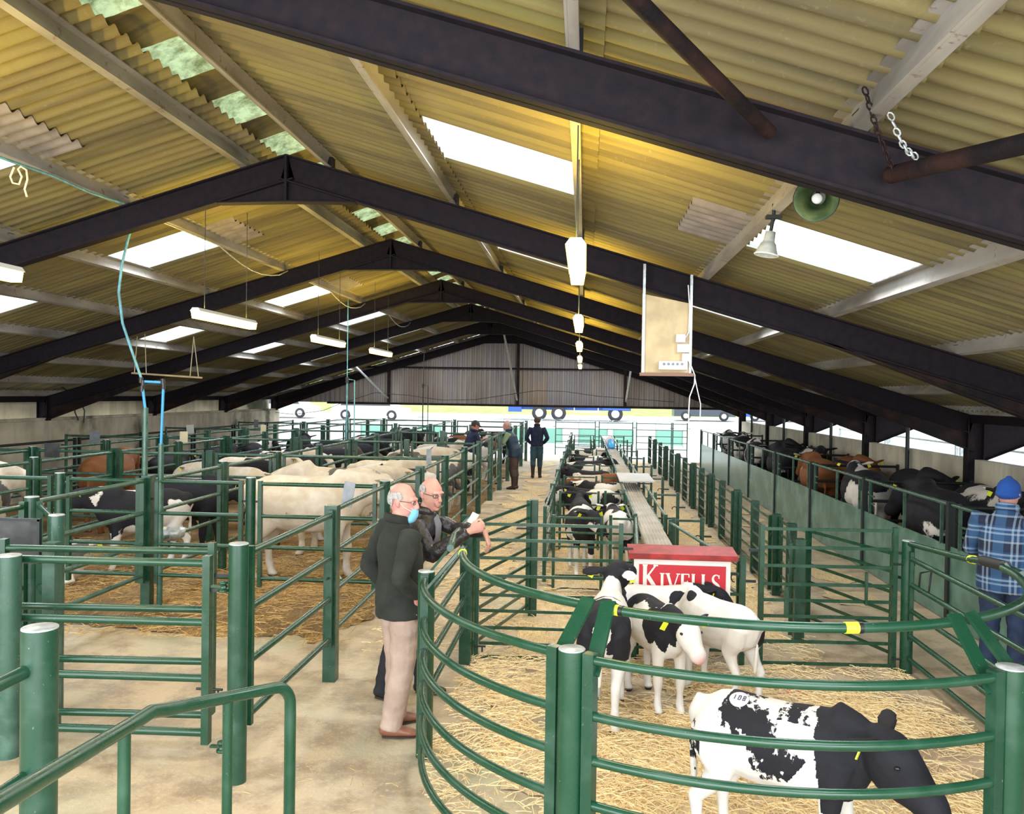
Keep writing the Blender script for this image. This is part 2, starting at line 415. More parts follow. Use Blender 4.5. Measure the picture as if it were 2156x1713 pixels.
# ridge: arched cap pieces, alternately mossy translucent and opaque
y = SHEET_Y0; i = 0; cap = MB(); pans = []
while y < 31.2:
    tgt = cap
    if i % 2: tgt = MB(); pans.append(tgt)
    w = 0.62 if i % 2 else 0.50
    rows = []
    for k in range(11):
        yy = y + w * k / 10; row = []
        for j in range(9):
            t = -1 + j / 4.0; x = t * 0.42
            z = RIDGE_Z + ROOF_UP - PITCH * abs(x) * 0.92 + (0.05 + 0.075 * math.sin(PI * k / 10)) * (1 - t * t) + (0.018 * math.cos(k * PI) if abs(t) > 0.7 else 0)
            row.append(Vector((RIDGE_X + x, yy, z + 0.02)))
        rows.append(tgt.ring(row))
    for a, b in zip(rows, rows[1:]):
        for j in range(8): tgt.face((a[j], a[j + 1], b[j + 1], b[j]), True)
    y += w; i += 1
rc = struct('trim_1', cap, M['roof'])
for p in pans: wn += 1; struct('window_%d' % wn, p, M['ridgepane'])

# ---------------------------------------------------------------- portal frames
def ibeam(mb, a, b, depth, fw, up=(0, 0, 1), t=0.014):
    a, b = Vector(a), Vector(b); d = (b - a).normalized(); x = d.cross(Vector(up)).normalized(); n = x.cross(d).normalized()
    mb.bar(a - n * depth / 2, b - n * depth / 2, t, depth, n)
    for k in (t / 2, depth - t / 2): mb.bar(a - n * k, b - n * k, fw, t, n)
NTH = ['the frame behind the viewer', 'nearest', 'second', 'third', 'fourth', 'fifth', 'sixth', 'gable end']
for n, Y in enumerate(FRAME_Y):
    if n == 0: continue
    if n == 1: lab = 'dark steel roof frame crossing the top of the picture, closest of all'
    elif n == 7: lab = 'dark steel roof frame against the far gable cladding'
    else: lab = 'dark steel roof frame with peaked apex, %s from the front' % ORD[n - 1]
    t = thing('roof_frame', lab, 'roof frame', (RIDGE_X, Y, 0), 'roof frames')
    for sg in (-1, 1):
        mb = MB()
        a = Vector((RIDGE_X, Y, RIDGE_Z)); b = Vector((RIDGE_X + sg * EAVE, Y, RIDGE_Z - PITCH * EAVE))
        ibeam(mb, a, b, 0.255, 0.13)
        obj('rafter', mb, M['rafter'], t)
        hb = MB()
        o0, o1 = 5.2, EAVE
        zt = lambda o: RIDGE_Z - PITCH * o - 0.25
        P = [Vector((RIDGE_X + sg * o0, Y - 0.01, zt(o0))), Vector((RIDGE_X + sg * o1, Y - 0.01, zt(o1))), Vector((RIDGE_X + sg * o1, Y - 0.01, 1.63))]
        hb.prism(P, (0, 0, 0), (0, 0.02, 0))
        hb.bar(P[0] + Vector((0, 0.01, 0)), P[2] + Vector((0, 0.01, 0)), 0.13, 0.014, (0, 0, 1))
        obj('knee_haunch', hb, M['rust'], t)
        cb = MB()
        cb.bar((RIDGE_X + sg * EAVE, Y, 0), (RIDGE_X + sg * EAVE, Y, 2.1), 0.014, 0.22, (1, 0, 0))
        for k in (-0.11, 0.11): cb.box((RIDGE_X + sg * EAVE + k, Y, 1.05), (0.016, 0.15, 2.1))
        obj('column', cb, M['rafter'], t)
    ab = MB()
    zb = RIDGE_Z - 0.265 - PITCH * 0.66
    for sg in (-1, 1):
        ab.prism([Vector((RIDGE_X, Y - 0.011, RIDGE_Z - 0.25)), Vector((RIDGE_X + sg * 0.70, Y - 0.011, RIDGE_Z - 0.262 - PITCH * 0.70)), Vector((RIDGE_X, Y - 0.011, zb))], (0, 0, 0), (0, 0.022, 0))
        ab.bar((RIDGE_X, Y, zb), (RIDGE_X + sg * 0.70, Y, RIDGE_Z - 0.265 - PITCH * 0.70), 0.13, 0.014)
    ab.box((RIDGE_X, Y, (RIDGE_Z + zb) / 2), (0.026, 0.14, RIDGE_Z - zb - 0.01))
    obj('apex_haunch', ab, M['rafter'], t)
    if n < 7:                                    # the neighbouring span leans on the same right-hand columns
        sb = MB(); X = RIDGE_X + EAVE
        sb.prism([Vector((X, Y - 0.01, 1.45)), Vector((X + 2.3, Y - 0.01, 2.42)), Vector((X + 2.3, Y - 0.01, 2.78)), Vector((X, Y - 0.01, 2.1))], (0, 0, 0), (0, 0.02, 0))
        sb.bar((X, Y, 1.45), (X + 2.3, Y, 2.42), 0.13, 0.014); sb.bar((X, Y, 2.1), (X + 2.3, Y, 2.78), 0.13, 0.014)
        obj('outer_bracket', sb, M['rafter'], t)
# purlins run the whole shed, one each
PNAME = ['next to the ridge', 'second down from the ridge', 'third down from the ridge', 'fourth down from the ridge', 'fifth down from the ridge', 'sixth down from the ridge', 'seventh down from the ridge', 'at the eaves']
for sg, side in ((-1, 'left'), (1, 'right')):
    for k, off in enumerate(OFF_R):
        t = thing('purlin', 'pale flaking purlin on the %s roof slope, %s' % (side, PNAME[k]), 'purlin', (RIDGE_X + sg * off, 0, 0), 'purlins')
        mb = MB(); c = RIDGE_X + sg * off; z = RIDGE_Z - PITCH * off
        sl = Vector((sg, 0, -PITCH)).normalized(); nn = Vector((sg * PITCH, 0, 1)).normalized()
        a = Vector((c, SHEET_Y0, z)); b = Vector((c, 31.2, z))
        mb.bar(a + nn * 0.068, b + nn * 0.068, 0.012, 0.136, nn)
        mb.bar(a + nn * 0.006 - sl * sg * 0.0 + sl * 0.025, b + nn * 0.006 + sl * 0.025, 0.055, 0.010, nn)
        mb.bar(a + nn * 0.130 - sl * 0.025, b + nn * 0.130 - sl * 0.025, 0.055, 0.010, nn)
        obj('channel', mb, M['purlin'], t)
        for Y in FRAME_Y[1:7]:
            cl = MB(); cl.box(Vector((c, Y, z)) + nn * 0.05 + sl * 0.03, (0.05, 0.09, 0.10))
            obj('cleat', cl, M['blackjack'], t)

# ---------------------------------------------------------------- gable end, walls, openings
gm = MB(); Yg = 31.27; prev = None; x = WALL_L - 0.05; i = 0
while x <= WALL_R + 0.05:
    yy = Yg + (0.0, 0.0, 0.035, 0.035)[i % 4]
    cur = gm.ring([(x, yy, 1.96), (x, yy, max(2.0, roof_z(x) + 0.12))])
    if prev: gm.face((prev[0], cur[0], cur[1], prev[1]))
    prev = cur; x += (0.07, 0.02, 0.07, 0.02)[i % 4]; i += 1
struct('wall_back', gm, M['gable'])
gt = MB()
gt.bar((WALL_L + 2, Yg - 0.05, 1.95), (WALL_R, Yg - 0.05, 1.95), 0.10, 0.08)
struct('trim_2', gt, M['rust'])
gt = MB(); gt.bar((-8.1, Yg - 0.06, 3.30), (1.6, Yg - 0.06, 3.30), 0.07, 0.06); struct('trim_3', gt, M['rafter'])
for k, xx in enumerate((-7.25, -2.45, 1.45)):
    gt = MB(); gt.bar((xx, Yg - 0.08, 1.93), (xx, Yg - 0.08, roof_z(xx)), 0.10, 0.09, (0, 1, 0)); struct('trim_%d' % (4 + k), gt, M['rust'])
    b = MB(); s = -1 if k < 2 else 1
    b.bar((xx + s * (0.35 if k else 0.8) * (1 if k < 2 else 0.25), 29.2, roof_z(xx) - 0.10), (xx + s * 0.02, Yg - 0.12, 2.15), 0.06, 0.05)
    o = obj('wind_brace', b, M['galv']); tag(o, 'pale steel brace slanting down to the %s gable post' % ('left', 'middle', 'right')[k], 'brace', 'gable braces')
lw = MB(); lw.box((WALL_L + 0.06, 15.0, 0.82), (0.16, 32.6, 1.64)); lw.box((WALL_L + 0.02, 15, 1.67), (0.10, 32.6, 0.06))
struct('wall_left', lw, M['wall'])
lu = MB(); lu.box((WALL_L - 0.30, 15.0, 2.05), (0.06, 32.6, 0.86)); struct('wall_left_upper', lu, M['wall'])
rwm = MB()
for a, b in zip(FRAME_Y, FRAME_Y[1:]):
    m_ = (a + b) / 2
    for p, q in ((a + 0.12, m_ - 0.02), (m_ + 0.02, b - 0.12)): rwm.box((WALL_R + 0.02, (p + q) / 2, 0.76), (0.12, q - p, 1.52))
struct('wall_right', rwm, M['wallr'])
for k, (a, b) in enumerate(zip(FRAME_Y[1:], FRAME_Y[2:])):
    p = MB(); m_ = (a + b) / 2; p.tube([(WALL_R - 0.10, m_, 0), (WALL_R - 0.10, m_, 2.15)], 0.035, 10)
    o = obj('drain_pipe', p, M['darksteel']); tag(o, 'thin dark upright pipe on the right wall, %s bay from the front' % ORD[k], 'pipe', 'wall pipes')
em = MB(); em.bar((WALL_R, -1.2, 2.10), (WALL_R, 31.2, 2.10), 0.16, 0.12); struct('trim_7', em, M['rafter'])
em = MB(); em.bar((WALL_L, -1.2, 2.10), (WALL_L, 31.2, 2.10), 0.16, 0.12); struct('trim_8', em, M['rafter'])
# neighbouring span's roof edge beyond the right-hand columns
nr = MB(); prev = None; y = SHEET_Y0
for i in range(int((31.3 - SHEET_Y0) / CORR * 4)):
    yy = y + i * CORR / 4; h = 0.024 * math.cos(PI * i / 2)
    cur = nr.ring([(WALL_R - 0.1, yy, 2.20 + h), (WALL_R + 2.4, yy, 2.94 + h)])
    if prev: nr.face((prev[0], cur[0], cur[1], prev[1]), True)
    prev = cur
struct('ceiling_beyond', nr, M['roof'])

# ---------------------------------------------------------------- outside, seen through the open end
def yz(y): return max(0.0, (y - 33.0) * 0.026)
ym = MB(); rows = []
for y in (31.6, 33, 40, 50, 60, 66): rows.append(ym.ring([(-60, y, yz(y) - 0.02), (60, y, yz(y) - 0.02)]))
for a, b in zip(rows, rows[1:]): ym.face((a[0], a[1], b[1], b[0]))
struct('floor_yard', ym, M['yard'])
ym = MB(); i = ym.ring([(WALL_R + 0.2, -4, -0.03), (60, -4, -0.03), (60, 31.6, -0.03), (WALL_R + 0.2, 31.6, -0.03)]); ym.face(i); struct('floor_side_yard', ym, M['yard'])
gm = MB(); rows = []
for y, z in ((66, yz(66) - 0.03), (70, 1.25), (75, 1.75), (82, 2.6), (95, 4.2), (130, 7.0)):
    rows.append(gm.ring([Vector((x, y, z + 0.15 * noise.noise((x * .3, y, 0)))) for x in range(-80, 81, 4)]))
for a, b in zip(rows, rows[1:]):
    for j in range(len(a) - 1): gm.face((a[j], a[j + 1], b[j + 1], b[j]), True)
g = obj('grass_bank', gm, M['grass']); g['kind'] = 'stuff'; g['label'] = 'sunlit pale green grass bank beyond the yard'
def wheel(parent, x, y, z, r, w=0.28):
    k = MB(); k.lathe((x, y, z), [(r * .55, -w / 2), (r * .95, -w / 2), (r, -w / 3), (r, w / 3), (r * .95, w / 2), (r * .55, w / 2)], 24, (0, 1, 0)); o = obj('wheel', k, M['tyre'], parent)
    h = MB(); h.lathe((x, y - w / 2, z), [(r * .58, 0.06), (r * .5, 0.0), (r * .22, 0.03), (r * .15, -0.05), (0, -0.05)], 20, (0, 1, 0)); obj('hub', h, M['vanwhite'], o)
t = thing('lorry', 'blue and white lorry parked in the yard beyond the open end', 'lorry', (-1.0, 58, yz(58))); zz = yz(58)
b = MB(); b.box((-3.4, 58.6, zz + 2.1), (7.2, 2.3, 2.0)); obj('body', b, M['vanwhite'], t)
b = MB(); b.box((-1.0, 58.6, zz + 0.85), (8.2, 1.0, 0.28)); obj('chassis', b, M['blue'], t)
b = MB(); b.prism([Vector((1.2, 57.5, zz + .75)), Vector((3.0, 57.5, zz + .75)), Vector((3.0, 57.5, zz + 1.7)), Vector((2.7, 57.5, zz + 2.9)), Vector((1.2, 57.5, zz + 2.9))], (0, 0, 0), (0, 2.3, 0)); cabo = obj('cab', b, M['blue'], t)
b = MB(); b.box((2.0, 57.49, zz + 2.2), (1.1, 0.04, 0.7)); obj('side_window', b, M['glass'], cabo)
b = MB(); b.box((0.1, 57.55, zz + 0.62), (1.7, 0.06, 0.09)); b.box((0.1, 57.55, zz + 0.95), (1.7, 0.06, 0.09)); b.box((-0.7, 57.6, zz + .8), (0.06, 0.06, .5)); b.box((0.9, 57.6, zz + .8), (0.06, 0.06, .5)); obj('side_guard', b, M['vanwhite'], t)
for x in (-3.05, -1.75, 2.05): wheel(t, x, 57.7, zz + 0.50, 0.50)
b = MB(); b.box((-4.7, 57.7, zz + .72), (0.9, 0.3, 0.35)); obj('mudguard', b, M['blue'], t)
def car(x, y, L, colm, lab, h=1.45):
    z = yz(y); t = thing('car', lab, 'car', (x, y, z), 'vehicles in the yard')
    b = MB(); f = y - 0.85
    b.prism([Vector((x + L * a, f, z + c)) for a, c in ((-.5, .3), (.5, .3), (.5, .75), (.36, .9), (.2, h), (-.32, h), (-.46, .95), (-.5, .9))], (0, 0, 0), (0, 1.7, 0)); bo = obj('body', b, colm, t)
    w = MB(); w.prism([Vector((x + L * a, f - .01, z + c)) for a, c in ((.30, .92), (.18, h - .08), (-.28, h - .08), (-.38, .92))], (0, 0, 0), (0, .02, 0)); obj('side_window', w, M['glass'], bo)
    for a in (-.31, .31): wheel(t, x + L * a, f + .05, z + .33, .33, .2)
car(8.3, 61, 4.2, M['navyroof'], 'dark car parked on the yard right of the lorry')
car(13.2, 62, 4.2, M['blue'], 'small blue car parked furthest right in the yard')
car(-13.9, 55, 4.9, M['vanwhite'], 'white pickup parked in the yard behind the left pens', 1.8)
car(-20.2, 56, 4.6, M['vanwhite'], 'white van parked furthest left in the yard', 2.1)
# turquoise sheeted hurdles out in the yard
for k, (u0, u1) in enumerate(((1060, 1115), (1140, 1185), (1218, 1280), (1290, 1335), (1380, 1438), (880, 930), (760, 815))):
    a, b = at(u0, 905, 38), at(u1, 905, 38); z = yz(38)
    t = thing('sheeted_hurdle', 'turquoise sheeted hurdle standing in the yard, %s from the right' % ORD[[4, 3, 2, 1, 0, 5, 6][k]], 'hurdle', (a.x, 38, z), 'sheeted hurdles in the yard')
    s = MB(); s.box(((a.x + b.x) / 2, 38, z + 0.42), (b.x - a.x, 0.03, 0.66)); obj('sheet', s, M['turq'], t)
    s = MB(); s.tube([(a.x, 37.96, z), (a.x, 37.96, z + 1.15), (b.x, 37.96, z + 1.15), (b.x, 37.96, z)], 0.025, 8); obj('frame', s, M['galv'], t)
# ================================================================== POSTS, GATES, PENS
def post(x, y, h, r, label, m='greenpost', shape='round', name='steel_post', group='green pen posts', cap=True):
    if shape == 'round':
        t = thing(name, label, 'post', (x, y, 0), group)
        b = MB(); b.tube([(x, y, 0), (x, y, h)], r, 18); obj('shaft', b, M[m], t)
        if cap:
            c = MB(); c.lathe((x, y, h), [(r * 1.0, 0.0), (r * 1.0, .004), (r * .96, .007), (0, .009)], 18); obj('cap', c, M['cap'], t)
        return t
    b = MB(); b.box((x, y, h / 2), (2 * r, 2 * r, h)); o = obj(name, b, M[m]); return tag(o, label, 'post', group)
def gate(name, label, cat, a, b, zs, zlo, zhi, r=0.021, st=0.05, group=None, m='green', mid=(), rect=False, mm=None):
    a = Vector((a[0], a[1], 0)); b = Vector((b[0], b[1], 0)); d = (b - a).normalized()
    t = thing(name, label, cat, (a + b) / 2, group)
    L = (b - a).length
    for k, p in enumerate([a + d * st / 2, b - d * st / 2] + [a + d * f * L for f in mid]):
        s = MB(); s.bar(p + Vector((0, 0, zlo)), p + Vector((0, 0, zhi)), st, st * .8, d); obj('stile', s, M[m], t)
    for z in zs:
        s = MB(); u = Vector((0, 0, z))
        if rect: s.bar(a + d * st + u, b - d * st + u, r * 1.2, r * 2)
        else: s.tube([a + d * st * .7 + u, b - d * st * .7 + u], r, 10)
        obj('rail', s, M[mm or m], t)
    for e, g in ((a, -d), (b, d)):
        s = MB(); u = Vector((0, 0, zhi - .22)); s.bar(e - g * .01 + u, e + g * .085 + u, .016, .022); obj('hinge_pin', s, M['darksteel'], t)
    return t
def latch(p, parent, d=(1, 0, 0)):
    k = MB(); p = Vector(p); d = Vector(d)
    k.tube([p - d * .09, p + d * .09], 0.009, 8); k.tube([p + d * .06, p + d * .06 + Vector((0, 0, -.05))], .007, 6); obj('slide_bolt', k, M['darksteel'], parent)
def hinge(p, parent, d=(1, 0, 0)):
    k = MB(); p = Vector(p); d = Vector(d)
    k.lathe(p - Vector((0, 0, .03)), [(0.0, 0), (.032, 0), (.032, .012), (.018, .014), (.018, .045), (.026, .047), (.026, .06), (0, .06)], 12)
    k.bar(p - d * .07, p + d * .02, .03, .012); obj('hinge', k, M['greenpost'], parent)

# ---------------------------------------------------------------- near left: alley fence, open gates, handrail
XA = -2.06
post(XA, 3.09, 1.43, 0.066, 'thick round green post in the lower left corner with grey flat top')
t = gate('fence_rail', 'two green rails running off the left edge from the thick corner post', 'fence', (XA - .02, 1.2), (XA - .02, 3.09), (1.28, 0.88), 0.3, 1.32, 0.026, 0.04)
post(-2.05, 4.95, 1.43, 0.058, 'tall round green post with welded hinges left of the two older men')
for z in (1.18, 0.22):
    q = [o for o in C.objects if o.get('label') == 'tall round green post with welded hinges left of the two older men'][0]
    hinge((-2.13, 4.92, z), q)
g1 = gate('pen_gate', 'green four-bar gate on the alley fence between tall hinge post and square post', 'gate', (-2.03, 5.05), (-2.02, 6.72), (1.36, 1.02, 0.69, 0.36), 0.30, 1.40, 0.023, 0.05)
latch((-2.02, 6.70, 0.86), g1, (0, 1, 0))
post(-2.03, 6.79, 1.43, 0.052, 'square green post with bolt slot in front of the cream cow', shape='square')
g2 = gate('pen_gate', 'green four-bar gate swung open across the near left, front one of two', 'gate', (-2.36, 5.28), (-3.86, 5.22), (1.24, 0.86, 0.50, 0.15), 0.08, 1.29, 0.026, 0.06, 'open gates at near left')
g3 = gate('pen_gate', 'green four-bar gate swung open at near left, lying close behind another', 'gate', (-2.44, 5.52), (-3.90, 5.42), (1.27, 0.88, 0.53, 0.17), 0.18, 1.33, 0.024, 0.055, 'open gates at near left')
latch((-2.47, 5.50, 0.35), g3)
post(-3.62, 5.12, 1.28, 0.07, 'stout weathered green post at the left edge behind the corner post', m='greenold')
post(-3.66, 5.62, 1.28, 0.045, 'slim weathered green post at the left edge beside the stout one', m='greenold', shape='square')
post(-3.78, 5.85, 1.43, 0.055, 'green post near the left edge under the small blackboard', m='greenold')
post(-4.60, 6.78, 1.43, 0.058, 'round green post behind the blackboard on the second long fence')
gate('pen_fence', 'green rails running forward past the left edge from the blackboard post', 'fence', (-4.62, 5.0), (-4.62, 6.72), (1.36, 1.02, .69, .36), .25, 1.4, .022)
t = thing('blackboard', 'small blank blackboard hung on rails at the left edge', 'board', (-3.8, 5.8, 1.2))
b = MB(); b.box((-4.05, 5.75, 1.26), (0.42, 0.018, 0.30)); obj('slate', b, M['chalk'], t)
b = MB()
for z in (1.11, 1.41): b.box((-4.05, 5.745, z), (0.44, 0.028, 0.018))
for x in (-4.26, -3.84): b.box((x, 5.745, 1.26), (0.018, 0.028, 0.31))
obj('frame', b, M['darksteel'], t)
gate('pen_fence', 'green rails behind the blackboard leading to the square gate post', 'fence', (-4.55, 6.80), (-3.80, 5.90), (1.36, 1.02, .69, .36), .25, 1.4, .022)
# stair handrail by the viewer
E0 = at(612, 1441, 3.80); E1 = at(480, 1467, 3.50); E2 = at(318, 1500, 3.02); E3 = at(262, 1533, 2.82); E4 = at(0, 1690, 1.95)
E5 = E4 + (E4 - E3) * 0.5
t = thing('handrail', 'glossy green tubular stair handrail at the lower left', 'handrail', (E0.x, E0.y, 0))
r = MB(); d = (E1 - E0).normalized()
bend = [Vector((E0.x, E0.y, 0.0)), E0 + Vector((0, 0, -.13))] + [E0 + Vector((0, 0, -.09)) * (1 - math.sin(a)) + d * .09 * (1 - math.cos(a)) for a in [PI / 2 * k / 8 for k in range(1, 8)]] + [E0 + d * .11]
r.tube(bend + [E1, E2 + (E1 - E2) * .15, E2 + Vector((0, 0, .004)), E2 + (E3 - E2) * .5, E3, E4, E5], 0.026, 18); obj('rail', r, M['green'], t)
for p in (E1, E3):
    r = MB(); r.tube([(p.x, p.y, 0), (p.x, p.y, p.z - .015)], 0.0215, 14); obj('leg', r, M['green'], t)

# ---------------------------------------------------------------- the round sale ring
RC, RR = Vector((0.90, 5.50, 0)), 1.90
PA, PB, PC, PE = (-1.00, 5.44), (-0.04, 3.87), (1.86, 3.86), (2.78, 5.44)
def arc(p, q, r, n=16, inset=0.0):
    a0 = math.atan2(p[1] - RC.y, p[0] - RC.x); a1 = math.atan2(q[1] - RC.y, q[0] - RC.x)
    if a1 - a0 > PI: a1 -= 2 * PI
    if a0 - a1 > PI: a0 -= 2 * PI
    r0 = math.hypot(p[0] - RC.x, p[1] - RC.y) - inset; r1 = math.hypot(q[0] - RC.x, q[1] - RC.y) - inset
    return [Vector((RC.x + math.cos(a0 + (a1 - a0) * k / n) * (r0 + (r1 - r0) * k / n), RC.y + math.sin(a0 + (a1 - a0) * k / n) * (r0 + (r1 - r0) * k / n), 0)) for k in range(n + 1)]
ZR = (1.17, 0.92, 0.72, 0.52, 0.31, 0.11)
for p, lab, r in ((PA, 'green ring post nearest the man in beige trousers', .055), (PB, 'thick green ring post at the bottom centre front', .062), (PC, 'thick green ring post at the lower right front', .062), (PE, 'green ring post on the right by the plaid shirt', .055)):
    post(p[0], p[1], 1.20, r, lab, m='green', group='sale ring posts')
def ring_panel(p, q, label, o0, o1):
    t = thing('ring_panel', label, 'railing', ((p[0] + q[0]) / 2, (p[1] + q[1]) / 2, 0), 'curved railings of the sale ring')
    A = arc(p, q, RR); n = len(A) - 1
    d0 = (A[1] - A[0]).normalized(); d1 = (A[-2] - A[-1]).normalized()
    for e, d in ((A[0] + d0 * .095, d0), (A[-1] + d1 * .095, d1)):
        s = MB(); s.bar(e + Vector((0, 0, .05)), e + Vector((0, 0, 1.20)), .05, .055, d); obj('stile', s, M['greenpost'], t)
    f = lambda z: [P + Vector((0, 0, z)) for P in [A[0] + d0 * .11] + A[1:-1] + [A[-1] + d1 * .11]]
    for z in ZR:
        s = MB(); s.tube(f(z), 0.0215, 12); obj('rail', s, M['green'], t)
    # the raised inner rail on two flat leaning arms
    B = arc(p, q, RR, 16, 0.24); top = 1.345
    tr = [P + Vector((0, 0, top)) for P in B]
    lo = tr[0] + (tr[1] - tr[0]) * o0; hi = tr[-1] + (tr[-2] - tr[-1]) * o1
    s = MB(); s.tube([lo] + tr[1:-1] + [hi], 0.0235, 12); obj('top_rail', s, M['green'], t)
    for e, g, d in ((A[0] + d0 * .10, lo, d0), (A[-1] + d1 * .10, hi, d1)):
        s = MB(); s.bar(e + Vector((0, 0, 1.10)), Vector((g.x, g.y, top + .035)), .016, .075, d); obj('arm', s, M['green'], t)
    return t
rp1 = ring_panel(PA, PB, 'curved green ring railing on the left, before the man in beige trousers', .5, .5)
rp2 = ring_panel(PB, PC, 'curved green ring railing across the front, before the calves', .5, .5)
rp3 = ring_panel(PC, PE, 'curved green ring railing on the right, running out of the picture', .5, .5)
# yellow tape wrapped on the raised rails
BT = [P + Vector((0, 0, 1.345)) for P in arc(PB, PC, RR, 16, 0.24)]
for (i, j, f, lab, dd) in ((0, 1, .75, 'yellow tape end', .03), (10, 11, .6, 'yellow tape', .03)):
    p = BT[i] + (BT[j] - BT[i]) * f; d = (BT[j] - BT[i]).normalized()
    k = MB(); k.tube([p - d * dd, p + d * dd], .0265, 12); obj('tape', k, M['yellow'], rp2, 'yellow tape band')
    k = MB(); k.tube([p + d * dd, p + d * (dd + .02)], .0262, 12); obj('tape', k, M['blackjack'], rp2, 'black tape band')
AT = [P + Vector((0, 0, 1.345)) for P in arc(PA, PB, RR, 16, 0.24)]
k = MB(); k.tube([AT[1], AT[1] + (AT[2] - AT[1]) * .2], .028, 10); obj('tape', k, M['yellow'], rp1, 'dull yellow cord')
# straight sides
P9 = (-1.00, 7.34)
post(P9[0], P9[1], 1.30, .05, 'square green post under the hands of the man in the leather jacket', shape='square', group='sale ring posts')
t = gate('side_fence', 'green rails on the left side of the ring beneath the leaning man', 'fence', (-1.0, 5.50), (-1.0, 7.30), (1.04, .82, .60, .38), .3, 1.06, .021, .03)
s = MB(); s.tube([(-.86, 5.52, 1.34), (-.94, 6.2, 1.31), (-.98, 7.30, 1.27)], .024, 12); obj('top_rail', s, M['green'], t)
s = MB(); s.bar((-1.0, 5.46, 1.17), (-.85, 5.60, 1.36), .016, .08, (0, 1, 0)); obj('arm', s, M['green'], t)
PD = (2.80, 7.62)
post(PD[0], PD[1], 1.14, .052, 'green post where the right side of the ring meets the hurdle', m='green', group='sale ring posts')
t = gate('side_fence', 'green rails on the right side of the ring towards the plaid shirt', 'fence', (2.79, 5.50), (2.80, 7.55), (1.00, .78, .56, .34, .14), .3, 1.06, .021, .03)
s = MB(); s.tube([(2.56, 5.2, 1.345), (2.70, 5.8, 1.30), (2.80, 6.5, 1.2), (2.80, 7.6, 1.12)], .024, 12); obj('top_rail', s, M['green'], t)
s = MB(); s.tube([(2.66, 5.62, 1.315), (2.74, 6.1, 1.262)], .036, 12); obj('grip', s, M['black'], t, 'black foam grip')
s = MB(); s.tube([(2.79, 6.35, 1.222), (2.795, 6.42, 1.212)], .031, 10); obj('tape', s, M['yellow'], t, 'dull yellow cord')
k = MB(); q = Vector((2.84, 7.45, .9)); k.tube([q, q + Vector((.09, 0, .02)), q + Vector((.07, 0, -.18)), q + Vector((-.01, 0, -.16)), q], .008, 6); obj('latch_handle', k, M['darksteel'], t)
# back of the ring: hurdles either side of the sign
ZG = (1.20, 1.06, .90, .74, .57, .43, .28, .14, .02)
h1 = gate('hurdle', 'green nine-bar hurdle at the back of the ring, left of the red sign', 'hurdle', (-.95, 7.52), (.36, 7.56), ZG, 0, 1.23, .013, .045, rect=True)
latch((-.93, 7.49, .75), h1); latch((-.93, 7.49, .12), h1)
h2 = gate('hurdle', 'green hurdle at the back of the ring, right of the red sign', 'hurdle', (1.53, 7.58), (2.72, 7.64), (1.22, 1.06, .90, .74, .60, .46, .24, .05), 0, 1.25, .013, .05, rect=True)
k = MB(); k.bar((1.77, 7.58, .46), (1.77, 7.58, .72), .02, .03); obj('brace', k, M['green'], h2)
k = MB(); k.bar((2.45, 7.6, .58), (2.45, 7.6, .86), .03, .02); obj('brace', k, M['green'], h2)
latch((2.76, 7.60, .94), h2); latch((2.76, 7.60, .12), h2)
h3 = gate('hurdle', 'narrow green hurdle behind the red sign', 'hurdle', (.44, 7.66), (1.44, 7.66), (.93, .80, .62, .45, .28, .12), 0, .96, .013, .06, rect=True)
for z in (.78, .5): k = MB(); k.tube([Vector((1.33 + .03 * math.cos(a), 7.6, z + .04 * math.sin(a))) for a in [0.6 * i for i in range(9)]], .006, 6); obj('hook', k, M['darksteel'], h3)
h4 = gate('hurdle', 'green eight-bar hurdle swung back along the alley behind the ring', 'hurdle', (-.97, 7.42), (-.56, 8.98), ZG[:8], .06, 1.24, .013, .045, rect=True)
post(-.52, 9.04, 1.24, .045, 'green square post at the near left corner of the calf pens', m='green', shape='square', group='calf pen posts')
latch((-.60, 8.92, .95), h4)

gate('hurdle', 'green six-bar hurdle standing aslant behind the right hurdle of the ring', 'hurdle', (2.30, 9.0), (2.74, 7.74), (1.0, .84, .66, .48, .30, .12), .02, 1.03, .013, .05, rect=True)
# the red sign: a sloped red board over a lettered panel
SX0, SX1, SY = .45, 1.28, 7.52
t = thing('sale_sign', 'red sign lettered KIVELLS under a red painted ledge', 'sign', ((SX0 + SX1) / 2, SY, .4))
b = MB(); b.box(((SX0 + SX1) / 2, SY, .66), (SX1 - SX0, .02, .56)); obj('border', b, M['ivory'], t, 'white border panel')
b = MB(); b.box(((SX0 + SX1) / 2 + .003, SY - .012, .655), (SX1 - SX0 - .085, .006, .47)); obj('panel', b, M['red'], t, 'crimson panel')
b = MB(); b.box(((SX0 + SX1) / 2 + .0, SY + .07, .985), (.93, .30, .05), Matrix.Rotation(.10, 3, 'X')); obj('ledge', b, M['redwood'], t, 'dark red wooden ledge')
L = {}
def stroke(mb, p, q, w, y, w2=None):
    p, q = Vector(p), Vector(q); d = (q - p).normalized(); n = Vector((-d.y, d.x)); w2 = w2 or w
    P = [p + n * w / 2, q + n * w2 / 2, q - n * w2 / 2, p - n * w / 2]
    mb.prism([Vector((a.x, y, a.y)) for a in P], (0, 0, 0), (0, -.003, 0))
